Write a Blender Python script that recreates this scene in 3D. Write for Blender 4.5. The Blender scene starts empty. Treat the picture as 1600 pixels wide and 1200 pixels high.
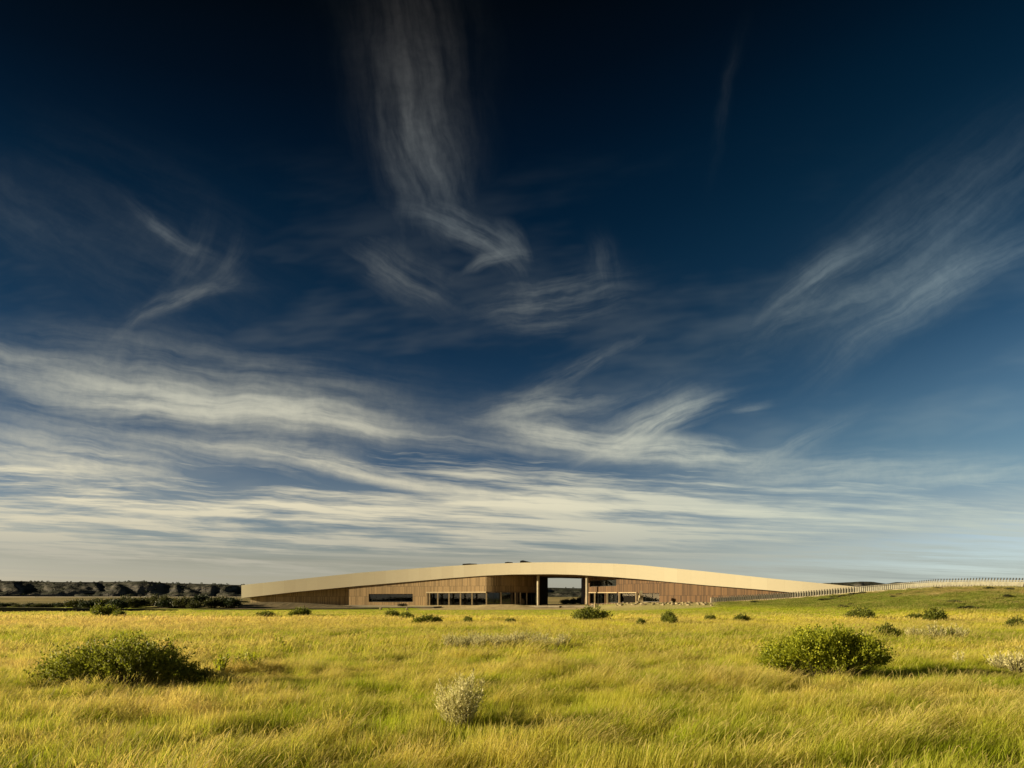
import bpy, math, random
import numpy as np
from math import radians as R
random.seed(7)
RNG = np.random.default_rng(11)
sc = bpy.context.scene
COL = sc.collection
F = 1067.0          # focal length in units of a 1600-wide frame
HZ = 936.0          # row of the horizon
EYE = 1.9

# ------------------------------------------------------------------ camera
cam = bpy.data.cameras.new('camera')
cam.lens = 24; cam.sensor_width = 36
cam.shift_y = (HZ - 600) / 1600
cam.clip_start = 0.1; cam.clip_end = 20000
co = bpy.data.objects.new('camera', cam); COL.objects.link(co)
co.location = (0, 0, EYE); co.rotation_euler = (R(90), 0, 0)
sc.camera = co
# ------------------------------------------------------------------ view
sc.view_settings.view_transform = 'Standard'
sc.view_settings.look = 'None'
sc.view_settings.exposure = 1.25
sc.view_settings.gamma = 1
sc.render.engine = 'CYCLES'
sc.cycles.max_bounces = 6
sc.cycles.transparent_max_bounces = 12
# ------------------------------------------------------------------ sun
SUN_EL, SUN_A = R(13.2), R(9)       # elevation, turn from due left towards the viewer
sd = bpy.data.lights.new('sun', 'SUN'); sd.energy = 4.8; sd.angle = R(0.5); sd.color = (1.0, 0.84, 0.53)
so = bpy.data.objects.new('sun', sd); COL.objects.link(so)
from mathutils import Vector
TOSUN = Vector((-math.cos(SUN_A) * math.cos(SUN_EL), -math.sin(SUN_A) * math.cos(SUN_EL), math.sin(SUN_EL)))
so.rotation_euler = TOSUN.to_track_quat('Z', 'Y').to_euler()

def lin(r, g, b):
    f = lambda c: (c / 255 / 12.92) if c / 255 <= .04045 else ((c / 255 + .055) / 1.055) ** 2.4
    return (f(r), f(g), f(b))

# ------------------------------------------------------------------ node helper
class NT:
    def __init__(s, tree): s.t = tree; s.n = tree.nodes; s.l = tree.links
    def new(s, k, **kw):
        n = s.n.new(k)
        for a, b in kw.items(): setattr(n, a, b)
        return n
    def put(s, sock, v):
        if v is None: return
        if isinstance(v, bpy.types.NodeSocket): s.l.new(v, sock)
        else:
            if isinstance(v, tuple) and len(v) == 3 and sock.type == 'RGBA': v = (*v, 1)
            sock.default_value = v
    def m(s, op, a, b=None, c=None, clamp=False):
        n = s.new('ShaderNodeMath', operation=op, use_clamp=clamp)
        s.put(n.inputs[0], a); s.put(n.inputs[1], b)
        if c is not None: s.put(n.inputs[2], c)
        return n.outputs[0]
    def add(s, a, b): return s.m('ADD', a, b)
    def sub(s, a, b): return s.m('SUBTRACT', a, b)
    def mul(s, a, b): return s.m('MULTIPLY', a, b)
    def lincomb(s, x, y, a, b, c):           # a*x + b*y + c
        return s.m('MULTIPLY_ADD', x, a, s.m('MULTIPLY_ADD', y, b, c))
    def mr(s, v, a, b, c=0., d=1., smooth=True):
        n = s.new('ShaderNodeMapRange'); n.clamp = True
        if smooth: n.interpolation_type = 'SMOOTHSTEP'
        for i, q in enumerate((v, a, b, c, d)): s.put(n.inputs[i], q)
        return n.outputs[0]
    def xyz(s, x, y, z=0.):
        n = s.new('ShaderNodeCombineXYZ')
        s.put(n.inputs[0], x); s.put(n.inputs[1], y); s.put(n.inputs[2], z); return n.outputs[0]
    def sep(s, v):
        n = s.new('ShaderNodeSeparateXYZ'); s.put(n.inputs[0], v); return n.outputs
    def noise(s, vec, scale=1., detail=3., rough=.55, dist=0., dim='3D', color=False):
        n = s.new('ShaderNodeTexNoise'); n.noise_dimensions = dim
        s.put(n.inputs['Vector'], vec); n.inputs['Scale'].default_value = scale
        n.inputs['Detail'].default_value = detail; n.inputs['Roughness'].default_value = rough
        n.inputs['Distortion'].default_value = dist
        return n.outputs['Color' if color else 'Fac']
    def ramp(s, fac, stops, interp='LINEAR'):
        n = s.new('ShaderNodeValToRGB'); s.put(n.inputs[0], fac); cr = n.color_ramp; cr.interpolation = interp
        while len(cr.elements) < len(stops): cr.elements.new(0.5)
        for e, (p, c) in zip(cr.elements, stops):
            e.position = p
            e.color = (*c, 1) if isinstance(c, tuple) else (c, c, c, 1)
        return n.outputs[0]
    def mix(s, f, a, b, blend='MIX'):
        n = s.new('ShaderNodeMix', data_type='RGBA', blend_type=blend)
        s.put(n.inputs[0], f); s.put(n.inputs[6], a); s.put(n.inputs[7], b); return n.outputs[2]
    def vm(s, op, a, b=None):
        n = s.new('ShaderNodeVectorMath', operation=op); s.put(n.inputs[0], a); s.put(n.inputs[1], b)
        return n.outputs[0]

# ------------------------------------------------------------------ world: graded sky + cirrus by direction
def build_world():
    w = bpy.data.worlds.new('World'); sc.world = w; w.use_nodes = True
    g = NT(w.node_tree); bg = w.node_tree.nodes['Background']
    sky = g.new('ShaderNodeTexSky', sky_type='NISHITA', sun_disc=False)
    sky.sun_elevation = SUN_EL; sky.sun_rotation = R(-90) - SUN_A
    tc = g.new('ShaderNodeTexCoord')
    X, Y, Z = g.sep(tc.outputs['Generated'])
    yy = g.m('MAXIMUM', g.m('ABSOLUTE', Y), 0.3)
    u = g.m('DIVIDE', X, yy); v = g.m('DIVIDE', Z, yy)
    # direction coordinates in hundreds: px grows to the right, py grows downwards, horizon at 9.36
    px0 = g.m('MULTIPLY_ADD', u, F / 100, 8.0)
    py0 = g.m('MULTIPLY_ADD', v, -F / 100, HZ / 100)
    P0 = g.xyz(px0, py0)
    wn = g.noise(P0, .55, 3, .5, color=True)
    wn2 = g.noise(P0, 1.9, 2, .5, color=True)
    a = g.sep(wn); b = g.sep(wn2)
    damp = g.mr(py0, 5.5, 8.8, 1.0, .12)
    px = g.add(px0, g.add(g.m('MULTIPLY_ADD', a[0], .5, -.25), g.m('MULTIPLY_ADD', b[0], .14, -.07)))
    py = g.add(py0, g.mul(damp, g.add(g.m('MULTIPLY_ADD', a[1], .4, -.2), g.m('MULTIPLY_ADD', b[1], .14, -.07))))
    # clear-sky filter (a polarised sky: very dark high up)
    x_ = g.sub(1., g.m('MULTIPLY_ADD', g.m('MINIMUM', g.mul(u, u), 1.), -.36, g.mr(u, -.15, .75, 1., .64)))
    e = g.mul(v, g.sub(1., g.mul(x_, g.m('MULTIPLY_ADD', v, -.62, 1.15))))
    tgt = [(925, (162, 160, 150), (.272, .245, .155)), (880, (142, 150, 152), (.33, .38, .33)), (850, (126, 143, 150), (.348, .419, .366)),
           (775, (86, 113, 138), (.256, .355, .401)), (700, (48, 80, 112), (.197, .29, .374)),
           (625, (30, 62, 92), (.160, .243, .338)), (550, (19, 49, 77), (.135, .209, .305)),
           (475, (12, 41, 67), (.118, .184, .279)), (400, (6, 33, 57), (.106, .166, .257)),
           (325, (3, 27, 49), (.096, .152, .24)), (250, (2, 20, 39), (.089, .142, .226)),
           (150, (2, 13, 27), (.081, .13, .21)), (25, (2, 8, 16), (.076, .121, .197))]
    stops = []
    for row, c, n in tgt:
        L = lin(*c); stops.append((((HZ - row) / F), tuple(L[i] / n[i] / 2 for i in range(3))))
    flt = g.ramp(e, stops)
    sk = g.vm('SCALE', sky.outputs[0]); sk.node.inputs[3].default_value = .1
    clear = g.vm('MULTIPLY', sk, flt); cs = g.vm('SCALE', clear); cs.node.inputs[3].default_value = 2 * 2 ** -sc.view_settings.exposure
    clear = g.mix(g.mul(g.mr(u, -.1, .6), g.mr(py0, 6.8, 8.4, 1., 0.)), cs, g.vm('MULTIPLY', cs, (.94, 1.09, .97)))
    # cirrus strokes: centre x, y, angle (deg, up = +), half length, half width, curvature, strength, grain along, grain across
    S = [
        (6.5, 1.3, -84, 2.1, .8, .02, .28, .35, 2.6), (6.55, 2.3, -74, 1.1, .52, -.10, .42, .5, 3.5),
        (7.35, 3.62, -32, .80, .22, .16, .50, .8, 6.0), (7.7, 4.1, 12, .45, .09, .25, .42, 1., 7.0), (7.98, 3.85, -62, .3, .18, .2, .28, 1.2, 5.),
        (2.55, 3.65, -34, .62, .11, -.12, .32, 1.0, 7.0), (3.05, 4.05, 62, .50, .2, -.2, .12, 1., 6.0),
        (2.75, 4.72, 22, .75, .12, .12, .32, 1.0, 7.0), (3.5, 4.25, 48, .45, .2, -.3, .15, 1., 5.5),
        (1.9, 3.6, -25, 2.2, 1.2, .0, .10, .3, 2.0), (.2, 3.3, -40, 1.2, .5, .0, .13, .4, 2.2),
        (6.2, 4.2, -35, .8, .32, .0, .30, .6, 4.0), (8.7, 4.7, 8, 1.0, .36, .0, .40, .6, 4.5), (9.45, 4.15, -75, .40, .2, .0, .16, .8, 5.0), (9.0, 5.75, 28, 1.1, .16, .0, .18, .8, 6.0),
        (13.0, 4.2, 36, 1.1, .24, .03, .40, .45, 5.5), (14.9, 4.35, 27, 1.75, .30, .04, .42, .45, 5.0),
        (14.8, 3.5, 36, 2.0, .85, .0, .34, .3, 2.6), (11.35, 1.5, 80, .9, .10, .0, .10, .6, 4.0), (13.2, 4.7, 20, 1.8, .30, .0, .18, .4, 4.),
        (.9, 5.85, -10, 2.4, .26, .02, .62, .5, 5.0), (2.9, 6.35, -4, 2.0, .27, -.01, 1.35, .6, 5.5), (4.5, 6.5, -7, 1.5, .22, -.01, 1.15, .6, 5.0), (6.2, 6.75, -9, 1.8, .14, .0, .55, .6, 6.0),
        (3.0, 5.85, -8, 3.2, .50, .0, .32, .4, 3.5),
        (8.4, 6.35, 8, .9, .22, .0, .5, .7, 4.5), (9.0, 6.85, -6, 1.05, .20, -.02, 1.25, .7, 6.0), (10.2, 6.6, 24, .9, .2, .05, .9, .6, 6.0),
        (10.6, 7.05, -3, 1.1, .2, .03, 1.2, .7, 5.5), (11.7, 6.35, 10, .3, .07, .0, .22, 1., 8.0), (9.9, 6.35, 20, 1.1, .30, .0, .22, .5, 4.0),
        (5.0, 7.25, -11, 1.9, .12, .01, 1.25, .6, 7.0), (7.2, 7.65, -9, 2.2, .09, .0, 1.1, .5, 7.5), (1.1, 7.2, -12, 1.6, .38, .0, 1.3, .5, 4.5),
        (2.4, 6.95, -14, 2.6, .16, .0, .35, .5, 6.), (4.6, 7.0, -4, 1.2, .2, .0, .3, .8, 6.),
        (12.9, 7.35, 3, 1.9, .26, .0, .52, .5, 4.5), (12.3, 7.0, 26, 1.0, .16, .0, .28, .6, 5.0), (15.2, 7.4, 7, 1.6, .24, .0, .42, .5, 4.5),
    ]
    groups = {}
    clear = g.mix(g.mul(g.mr(u, -.1, .7), g.mr(py0, 7.8, 8.8)), clear, g.vm('MULTIPLY', clear, (1.05, 1.16, 1.28)))
    total = None
    fine = g.noise(g.xyz(px, py), 5.5, 4, .65)
    for i, (cx, cy, ang, L, W, cv, amp, fa, ft) in enumerate(S):
        t = R(ang); ca, sa = math.cos(t), -math.sin(t)
        A = g.lincomb(px, py, ca, sa, -(cx * ca + cy * sa))
        B = g.lincomb(px, py, -sa, ca, (cx * sa - cy * ca))
        if cv: B = g.m('MULTIPLY_ADD', g.mul(A, A), -cv, B)
        ra = g.mul(A, 1 / L); rb = g.mul(B, 1 / W)
        rr = g.m('MULTIPLY_ADD', ra, ra, g.mul(rb, rb))
        mask = g.m('EXPONENT', g.mul(rr, -1.0))
        n = g.noise(g.xyz(g.m('MULTIPLY_ADD', A, fa, i * 3.7), g.mul(B, ft)), 1., 4, .58, .04, dim='2D')
        k = g.mr(n, .16, .84, .12, 1.25)
        d = g.mul(g.mul(mask, k), amp)
        total = d if total is None else g.add(total, d)
    total = g.mul(total, g.mr(fine, .25, .72, .84, 1.1))
    total = g.mul(total, g.mr(py0, 2.5, 6.3, .58, 1.))
    total = g.sub(1.03, g.m('EXPONENT', g.mul(total, -1.12)))
    total = g.m('MAXIMUM', g.sub(total, .03), 0.)
    # layered bands low over the horizon
    bx = g.mul(px, .17); by = g.m('MULTIPLY_ADD', px0, -.06, py)
    n1 = g.noise(g.xyz(bx, g.mul(by, 2.3)), 1., 5, .62, .3, dim='2D')
    n2 = g.noise(g.xyz(g.mul(px, .5), g.mul(by, 8.)), 1., 5, .66, .1, dim='2D')
    nn = g.m('MULTIPLY_ADD', n1, .62, g.mul(n2, .38))
    by2 = g.m('MULTIPLY_ADD', px0, -.035, py0)
    cover = g.ramp(g.mul(g.sub(by2, 5.9), 1 / 3.5), [(0, .0), (.14, .0), (.28, .36), (.40, .52), (.50, .66), (.64, .66), (.76, .55), (.88, .40), (1, .15)])
    thr = g.m('MULTIPLY_ADD', cover, -.46, .74)
    band = g.mr(g.sub(nn, thr), -.06, .17)
    band = g.mul(band, g.mr(cover, 0., .15))
    band = g.mul(band, g.mr(px0, 8.5, 16.5, 1., .48))
    veil = g.add(g.mr(py0, 6.8, 9.2, 0., .34), g.mul(g.mr(g.noise(g.xyz(g.mul(px0, .22), g.mul(g.m('MULTIPLY_ADD', px0, .12, py0), .75)), 1., 4, .6), .42, .72), g.mul(g.mr(py0, 1.5, 5.0), .13)))
    n3 = g.noise(g.xyz(g.mul(px0, .16), g.mul(by2, 9.)), 1., 4, .65, .1, dim='2D')
    veil = g.m('MULTIPLY_ADD', g.mr(n3, .35, .68, -.22, .30), g.mr(py0, 7.6, 8.5), veil)
    dens = g.m('MAXIMUM', total, g.add(veil, g.mul(band, g.mr(px0, 2., 9., .9, .74))))
    dens = g.add(dens, g.mul(g.m('MINIMUM', total, band), .3))
    dens = g.m('MINIMUM', dens, 1.)
    dens = g.mul(dens, g.mr(Z, -.01, .01))
    ex = 2 ** -sc.view_settings.exposure
    sc_ = lambda c: tuple(q * ex for q in lin(*c))
    cc = g.ramp(g.mul(py0, .1), [(0, sc_((120, 116, 112))), (.35, sc_((150, 158, 158))), (.62, sc_((208, 206, 186))), (.79, sc_((226, 217, 188))), (.85, sc_((190, 186, 168))), (.936, sc_((164, 161, 148)))])
    right = g.mr(px0, 6., 16.); cc = g.mix(right, cc, g.vm('MULTIPLY', cc, (.85, 1.02, 1.16)))
    dens2 = g.m('POWER', dens, 1.15)
    out = g.mix(dens2, clear, cc)
    w.node_tree.links.new(out, bg.inputs[0]); bg.inputs[1].default_value = 1.0
    w.cycles.sampling_method = 'MANUAL'; w.cycles.sample_map_resolution = 128
build_world()
#ENDSKY
# ------------------------------------------------------------------ small helpers
def tab(xs, ys):
    return lambda x: np.interp(x, xs, ys)
def pt(col, row, D):                 # world point seen at a column and row at depth D
    return ((col - 800) / F * D, D, EYE + (HZ - row) / F * D)
def ss(t):
    t = np.clip(t, 0, 1); return t * t * (3 - 2 * t)
def hash2(i, j, seed):
    h = (i.astype(np.int64) * 374761393 + j.astype(np.int64) * 668265263 + seed * 69069) & 0x7fffffff
    h = (h ^ (h >> 13)) * 1274126177 & 0x7fffffff
    return ((h ^ (h >> 16)) & 0xffff) / 65535.0
def vn(x, y, seed=0):
    x = np.asarray(x, float); y = np.asarray(y, float)
    i = np.floor(x); j = np.floor(y); fx = x - i; fy = y - j
    fx = fx * fx * (3 - 2 * fx); fy = fy * fy * (3 - 2 * fy)
    a = hash2(i, j, seed); b = hash2(i + 1, j, seed); c = hash2(i, j + 1, seed); d = hash2(i + 1, j + 1, seed)
    return (a * (1 - fx) + b * fx) * (1 - fy) + (c * (1 - fx) + d * fx) * fy
def fbm(x, y, seed=0, o=4):
    s = 0; a = .5; t = 0
    for k in range(o):
        s = s + a * vn(x * 2 ** k, y * 2 ** k, seed + k * 17); t += a; a *= .5
    return s / t

def tag(o, label=None, cat=None, group=None, kind=None):
    if label: o['label'] = label
    if cat: o['category'] = cat
    if group: o['group'] = group
    if kind: o['kind'] = kind
    return o
def link(name, me, mat=None, parent=None, loc=None):
    o = bpy.data.objects.new(name, me); COL.objects.link(o)
    if mat is not None and me is not None and not me.materials: me.materials.append(mat)
    if parent is not None: o.parent = parent
    if loc is not None: o.location = loc
    return o
def empty(name, loc=(0, 0, 0), rz=0):
    o = bpy.data.objects.new(name, None); COL.objects.link(o); o.location = loc; o.rotation_euler = (0, 0, rz)
    o.empty_display_size = .3
    return o
def mesh_np(name, V, FA, smooth=False):
    V = np.asarray(V, np.float32)
    me = bpy.data.meshes.new(name)
    if isinstance(FA, np.ndarray):
        n, k = FA.shape
        me.vertices.add(len(V)); me.vertices.foreach_set('co', V.ravel())
        me.loops.add(n * k); me.loops.foreach_set('vertex_index', FA.ravel().astype(np.int32))
        me.polygons.add(n); me.polygons.foreach_set('loop_start', np.arange(0, n * k, k, dtype=np.int32))
        me.update(calc_edges=True)
    else:
        me.from_pydata([tuple(v) for v in V], [], FA); me.update()
    if smooth: me.polygons.foreach_set('use_smooth', np.ones(len(me.polygons), bool))
    return me

class MB:
    """collects boxes, strips and quads with uv (metres) for one mesh"""
    def __init__(s): s.V = []; s.F = []; s.UV = []
    def quad(s, a, b, c, d, uv=None):
        n = len(s.V); s.V += [a, b, c, d]; s.F.append((n, n + 1, n + 2, n + 3))
        if uv is None:
            w = math.dist(a, b); h = math.dist(b, c); uv = [(0, 0), (w, 0), (w, h), (0, h)]
        s.UV += uv
    def box(s, c, size, rz=0):
        hx, hy, hz = size[0] / 2, size[1] / 2, size[2] / 2; ca, sa = math.cos(rz), math.sin(rz)
        def P(x, y, z): return (c[0] + x * ca - y * sa, c[1] + x * sa + y * ca, c[2] + z)
        p = [P(x, y, z) for z in (-hz, hz) for x, y in ((-hx, -hy), (hx, -hy), (hx, hy), (-hx, hy))]
        for f in ((0, 1, 5, 4), (1, 2, 6, 5), (2, 3, 7, 6), (3, 0, 4, 7), (4, 5, 6, 7), (3, 2, 1, 0)):
            s.quad(*[p[i] for i in f])
    def beam(s, a, b, w, h):          # box along a..b in plan, following its slope; h is vertical, z given is the middle
        d = math.dist(a[:2], b[:2]) or 1e-6; nx, ny = -(b[1] - a[1]) / d * w / 2, (b[0] - a[0]) / d * w / 2
        A = [(a[0] - nx, a[1] - ny), (a[0] + nx, a[1] + ny)]; B = [(b[0] - nx, b[1] - ny), (b[0] + nx, b[1] + ny)]
        z0, z1 = a[2], b[2]
        p = [(*A[0], z0 - h / 2), (*B[0], z1 - h / 2), (*B[1], z1 - h / 2), (*A[1], z0 - h / 2), (*A[0], z0 + h / 2), (*B[0], z1 + h / 2), (*B[1], z1 + h / 2), (*A[1], z0 + h / 2)]
        for f in ((0, 1, 5, 4), (1, 2, 6, 5), (2, 3, 7, 6), (3, 0, 4, 7), (4, 5, 6, 7), (3, 2, 1, 0)):
            s.quad(*[p[i] for i in f])
    def cyl(s, x, y, z0, z1, r0, r1=None, n=16):
        r1 = r0 if r1 is None else r1
        for i in range(n):
            a, b = 2 * math.pi * i / n, 2 * math.pi * (i + 1) / n
            s.quad((x + r0 * math.cos(a), y + r0 * math.sin(a), z0), (x + r0 * math.cos(b), y + r0 * math.sin(b), z0),
                   (x + r1 * math.cos(b), y + r1 * math.sin(b), z1), (x + r1 * math.cos(a), y + r1 * math.sin(a), z1))
    def build(s, name, mat, parent=None, loc=None, smooth=False):
        me = bpy.data.meshes.new(name); me.from_pydata(s.V, [], s.F)
        uv = me.uv_layers.new(name='UVMap'); uv.data.foreach_set('uv', np.array(s.UV, np.float32).ravel())
        me.update()
        if smooth:
            me.polygons.foreach_set('use_smooth', np.ones(len(me.polygons), bool))
        return link(name, me, mat, parent, loc)

def mat_new(name):
    m = bpy.data.materials.new(name); m.use_nodes = True
    g = NT(m.node_tree); b = m.node_tree.nodes['Principled BSDF']; return m, g, b
def bump(g, b, h, strength=.3, dist=.05):
    n = g.new('ShaderNodeBump'); n.inputs['Strength'].default_value = strength; n.inputs['Distance'].default_value = dist
    g.put(n.inputs['Height'], h); g.l.new(n.outputs[0], b.inputs['Normal'])

# ------------------------------------------------------------------ terrain height
crestY = tab([300, 545, 700, 835, 950, 1000, 1115, 1240, 1340, 1460, 1600, 1800, 2200], [182, 176, 165, 158, 145, 139, 127, 122, 116, 101, 89, 78, 70])
crestZ = tab([300, 545, 700, 835, 925, 960, 1000, 1115, 1240, 1340, 1400, 1460, 1530, 1600, 1800, 2200], [.1, .2, .3, .3, .42, .9, 1.2, 1.25, 2.05, 2.95, 3.35, 3.6, 3.6, 3.38, 3.0, 2.4])
footY = tab([300, 900, 960, 1115, 1240, 1340, 1460, 1600, 1800], [150, 130, 112, 100, 80, 68, 58, 52, 48])
def T(x, y):
    x = np.asarray(x, float); y = np.asarray(y, float)
    yy = np.maximum(y, 20.); col = 800 + F * x / yy
    col = np.clip(col, -3000, 4000)
    yc = crestY(col); zc = crestZ(col); y0 = footY(col)
    t = np.clip((y - y0) / (yc - y0), 0, 1)
    prof = t ** 1.25 * (1.0 + .25 * np.sin(np.pi * t))
    lump = (fbm(x / 9, y / 9, 3) - .5) * .5 * np.clip(zc, 0, 3) / 3 * np.sin(np.pi * t)
    hill = zc * prof + lump
    hill = hill * ss((y - 20) / 25) * ss((4200 - np.abs(col)) / 300)
    hill = hill * (1 - ss((y - yc - 90) / 120) * .9)
    z = hill
    z = z + 1.22 * np.exp(-((x + 52) / 15) ** 2 - ((y - 150) / 8) ** 2)          # planted mound by the left wing
    z = z + .55 * np.exp(-((x + 69) / 9) ** 2 - ((y - 146) / 6) ** 2)
    z = z + .72 * np.exp(-((x + 2.5) / 6.5) ** 4 - ((y - 141) / 5) ** 2)          # earth bank before the entrance
    z = z + 3.9 * ss((y - 230) / 470) + (fbm(x / 90, y / 90, 5) - .5) * 1.2 * ss((y - 220) / 200) * (1 - ss((y - 520) / 100))
    z = z + (fbm(x / 6, y / 6, 9) - .5) * .10 + (fbm(x / 1.3, y / 1.3, 21) - .5) * .05
    return z
def Tz(x, y): return float(T(np.array([x]), np.array([y]))[0])

# ------------------------------------------------------------------ colour of the meadow, shared by ground and grass
G_GREEN = (.31, .37, .014); G_STRAW = (.66, .49, .22); G_YEL = (.70, .65, .055)
def meadow_color(g, extra=None, tip=None, rnd=None):
    geo = g.new('ShaderNodeNewGeometry'); pos = geo.outputs['Position']
    px, py, pz = g.sep(pos)
    w1 = g.noise(pos, .035, 3, .55); w2 = g.noise(pos, .22, 3, .6); w3 = g.noise(pos, 1.3, 2, .6)
    yw = g.m('MULTIPLY_ADD', g.sub(w1, .5), g.m('MULTIPLY_ADD', py, .55, 0.), py)
    yw = g.m('MULTIPLY_ADD', g.mul(g.sub(w2, .5), py), .14, yw)
    f = g.mul(yw, 1 / 125)
    straw = g.ramp(f, [(0, .30), (.09, .32), (.16, .38), (.215, .46), (.245, .02), (.285, .04), (.31, .42), (.40, .70), (.50, .82), (.56, .50), (.61, .0), (1, .0)])
    straw = g.add(straw, g.mul(g.sub(w2, .5), 1.7)); straw = g.add(straw, g.mul(g.sub(w3, .5), 1.8)); straw = g.add(straw, g.mul(g.sub(g.noise(g.vm('MULTIPLY', pos, (.06, .22, 0.)), 1., 2), .5), 1.2))
    if rnd is not None: straw = g.add(straw, g.m('MULTIPLY_ADD', rnd, .7, -.35))
    if tip is not None: straw = g.add(straw, g.m('MULTIPLY_ADD', tip, .5, -.28))
    straw = g.m('MULTIPLY', straw, 1, clamp=True)
    # towards the left the dry grass is tan, towards the right yellow
    lr = g.mr(g.m('DIVIDE', px, g.m('MAXIMUM', py, 5.)), -.62, .15)
    lr = g.mul(lr, g.mr(g.noise(pos, .12, 2), .3, .7, .45, 1.))
    dry = g.mix(g.m('MULTIPLY', lr, g.mr(py, 5., 30., .55, 1.)), G_STRAW, G_YEL)
    c = g.mix(straw, G_GREEN, dry)
    # the mound at the right: greener, with tan worn patches
    hillm = g.mul(g.mr(pz, .35, 1.1), g.mr(py, 50., 62.))
    hp = g.mr(g.add(g.noise(pos, .09, 4, .6), g.mr(pz, 1.0, 3.4, -.08, .12)), .53, .66)
    hc = g.mix(hp, (.17, .205, .028), (.36, .29, .12))
    hc = g.mix(g.mr(w2, .45, .7), hc, (.24, .25, .05)); hc = g.mix(g.mul(g.mr(g.noise(g.vm('MULTIPLY', pos, (.25, .55, .8)), 1., 4, .7), .56, .68), .8), hc, (.05, .065, .012))
    return g.mix(hillm, c, hc), pos, (px, py, pz), w2

def mat_ground():
    m, g, b = mat_new('ground')
    c, pos, (px, py, pz), w2 = meadow_color(g)
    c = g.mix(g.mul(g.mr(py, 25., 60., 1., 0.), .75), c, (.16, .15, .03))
    # dry terrace land beyond the building
    far = g.mr(py, 170., 230.)
    fc = g.ramp(g.noise(g.vm('MULTIPLY', pos, (.02, .035, 0.)), 1., 5, .6), [(.30, (.05, .056, .02)), (.42, (.15, .135, .05)), (.54, (.29, .225, .095)), (.75, (.36, .28, .13))])
    c = g.mix(far, c, fc)
    at = g.new('ShaderNodeAttribute', attribute_name='zone'); z = g.sep(at.outputs['Color'])
    earth = g.ramp(g.noise(pos, .9, 5, .65), [(.25, (.28, .21, .11)), (.5, (.46, .36, .19)), (.75, (.60, .50, .28))])
    c = g.mix(z[0], c, earth)
    rib = g.noise(g.vm('MULTIPLY', pos, (1.6, .15, 0.)), 1., 3, .6)
    mound = g.ramp(rib, [(.3, (.08, .066, .038)), (.55, (.18, .14, .08)), (.8, (.28, .22, .13))])
    c = g.mix(z[1], c, mound)
    sand = g.mix(g.noise(pos, .5, 3), (.52, .44, .20), (.34, .30, .11))
    c = g.mix(z[2], c, sand)
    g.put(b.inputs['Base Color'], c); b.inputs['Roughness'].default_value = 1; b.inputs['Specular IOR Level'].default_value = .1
    bump(g, b, g.noise(pos, 3., 4, .7), .8, .12)
    return m

def build_ground():
    xs = list(np.arange(-100, 101, 1.0)); ys = list(np.arange(-14, 0, 2.0)) + list(np.arange(0, 200, 1.0))
    d = 1.0; x = 100.
    while x < 9000: d *= 1.09; x += d; xs.append(x); xs.insert(0, -x)
    y = 199.; d = 1.
    while y < 9000: d *= 1.055; y += d; ys.append(y)
    y = -14.; d = 2.
    while y > -9000: d *= 1.35; y -= d; ys.insert(0, y)
    xs = np.array(xs); ys = np.array(ys); XX, YY = np.meshgrid(xs, ys); ZZ = T(XX, YY)
    V = np.stack([XX, YY, ZZ], -1).reshape(-1, 3); nx = len(xs); ny = len(ys)
    i = np.arange(nx * ny).reshape(ny, nx)
    FA = np.stack([i[:-1, :-1], i[:-1, 1:], i[1:, 1:], i[1:, :-1]], -1).reshape(-1, 4)
    me = mesh_np('ground', V, FA, True)
    X, Y = V[:, 0], V[:, 1]; colm = 800 + F * X / np.maximum(Y, 20)
    n = fbm(X / 4, Y / 4, 31)
    def box(v, a, b, w): return ss((v - a) / w + .5) * ss((b - v) / w + .5)
    earth = np.clip(box(Y, 121, 200, 4) * box(colm, 655, 1118, 14) * (1.15 - .9 * (colm > 905) * (n > .56)), 0, 1)
    earth = np.maximum(earth, box(Y, 150, 200, 6) * box(colm, 380, 700, 20))
    # bare strip under the ramp, both sides of the crest
    yc = crestY(colm); earth = np.maximum(earth, box(Y - yc, -2.6, 4, 2.) * box(colm, 1100, 1460, 40) * (.55 + .6 * n))
    mound = box(X, -74, -30, 8) * box(Y, 131, 162, 4)
    sand = box(X, -76, -58, 6) * box(Y, 139, 153, 4) + box(Y, 112, 136, 5) * box(colm, 925, 1125, 30) * .8
    a = me.color_attributes.new('zone', 'FLOAT_COLOR', 'POINT')
    a.data.foreach_set('color', np.stack([earth, np.clip(mound, 0, 1), np.clip(sand, 0, 1), np.ones_like(X)], -1).astype(np.float32).ravel())
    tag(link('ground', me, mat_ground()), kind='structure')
build_ground()

# ------------------------------------------------------------------ far land
def mat_bluff():
    m, g, b = mat_new('bluff')
    geo = g.new('ShaderNodeNewGeometry'); pos = geo.outputs['Position']; px, py, pz = g.sep(pos)
    nz = g.sep(geo.outputs['Normal'])[2]
    n = g.noise(pos, .02, 5, .65); n2 = g.noise(pos, .09, 4, .65)
    strata = g.noise(g.xyz(g.mul(px, .004), g.mul(py, .004), g.m('MULTIPLY_ADD', n, 1.2, g.mul(pz, .42))), 1., 3, .6)
    rock = g.ramp(strata, [(.3, (.06, .06, .068)), (.45, (.15, .135, .11)), (.55, (.095, .093, .096)), (.68, (.23, .195, .14))])
    veg = g.mix(n2, (.012, .017, .012), (.035, .038, .022))
    k = g.add(g.mul(g.mr(nz, .86, .995), .85), g.m('MULTIPLY_ADD', n2, 1.8, -.88))
    k = g.m('MULTIPLY', k, 1., clamp=True)
    g.put(b.inputs['Base Color'], g.mix(k, rock, veg)); b.inputs['Roughness'].default_value = 1
    b.inputs['Specular IOR Level'].default_value = .1
    bump(g, b, n2, 1., 3.)
    return m
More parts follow.
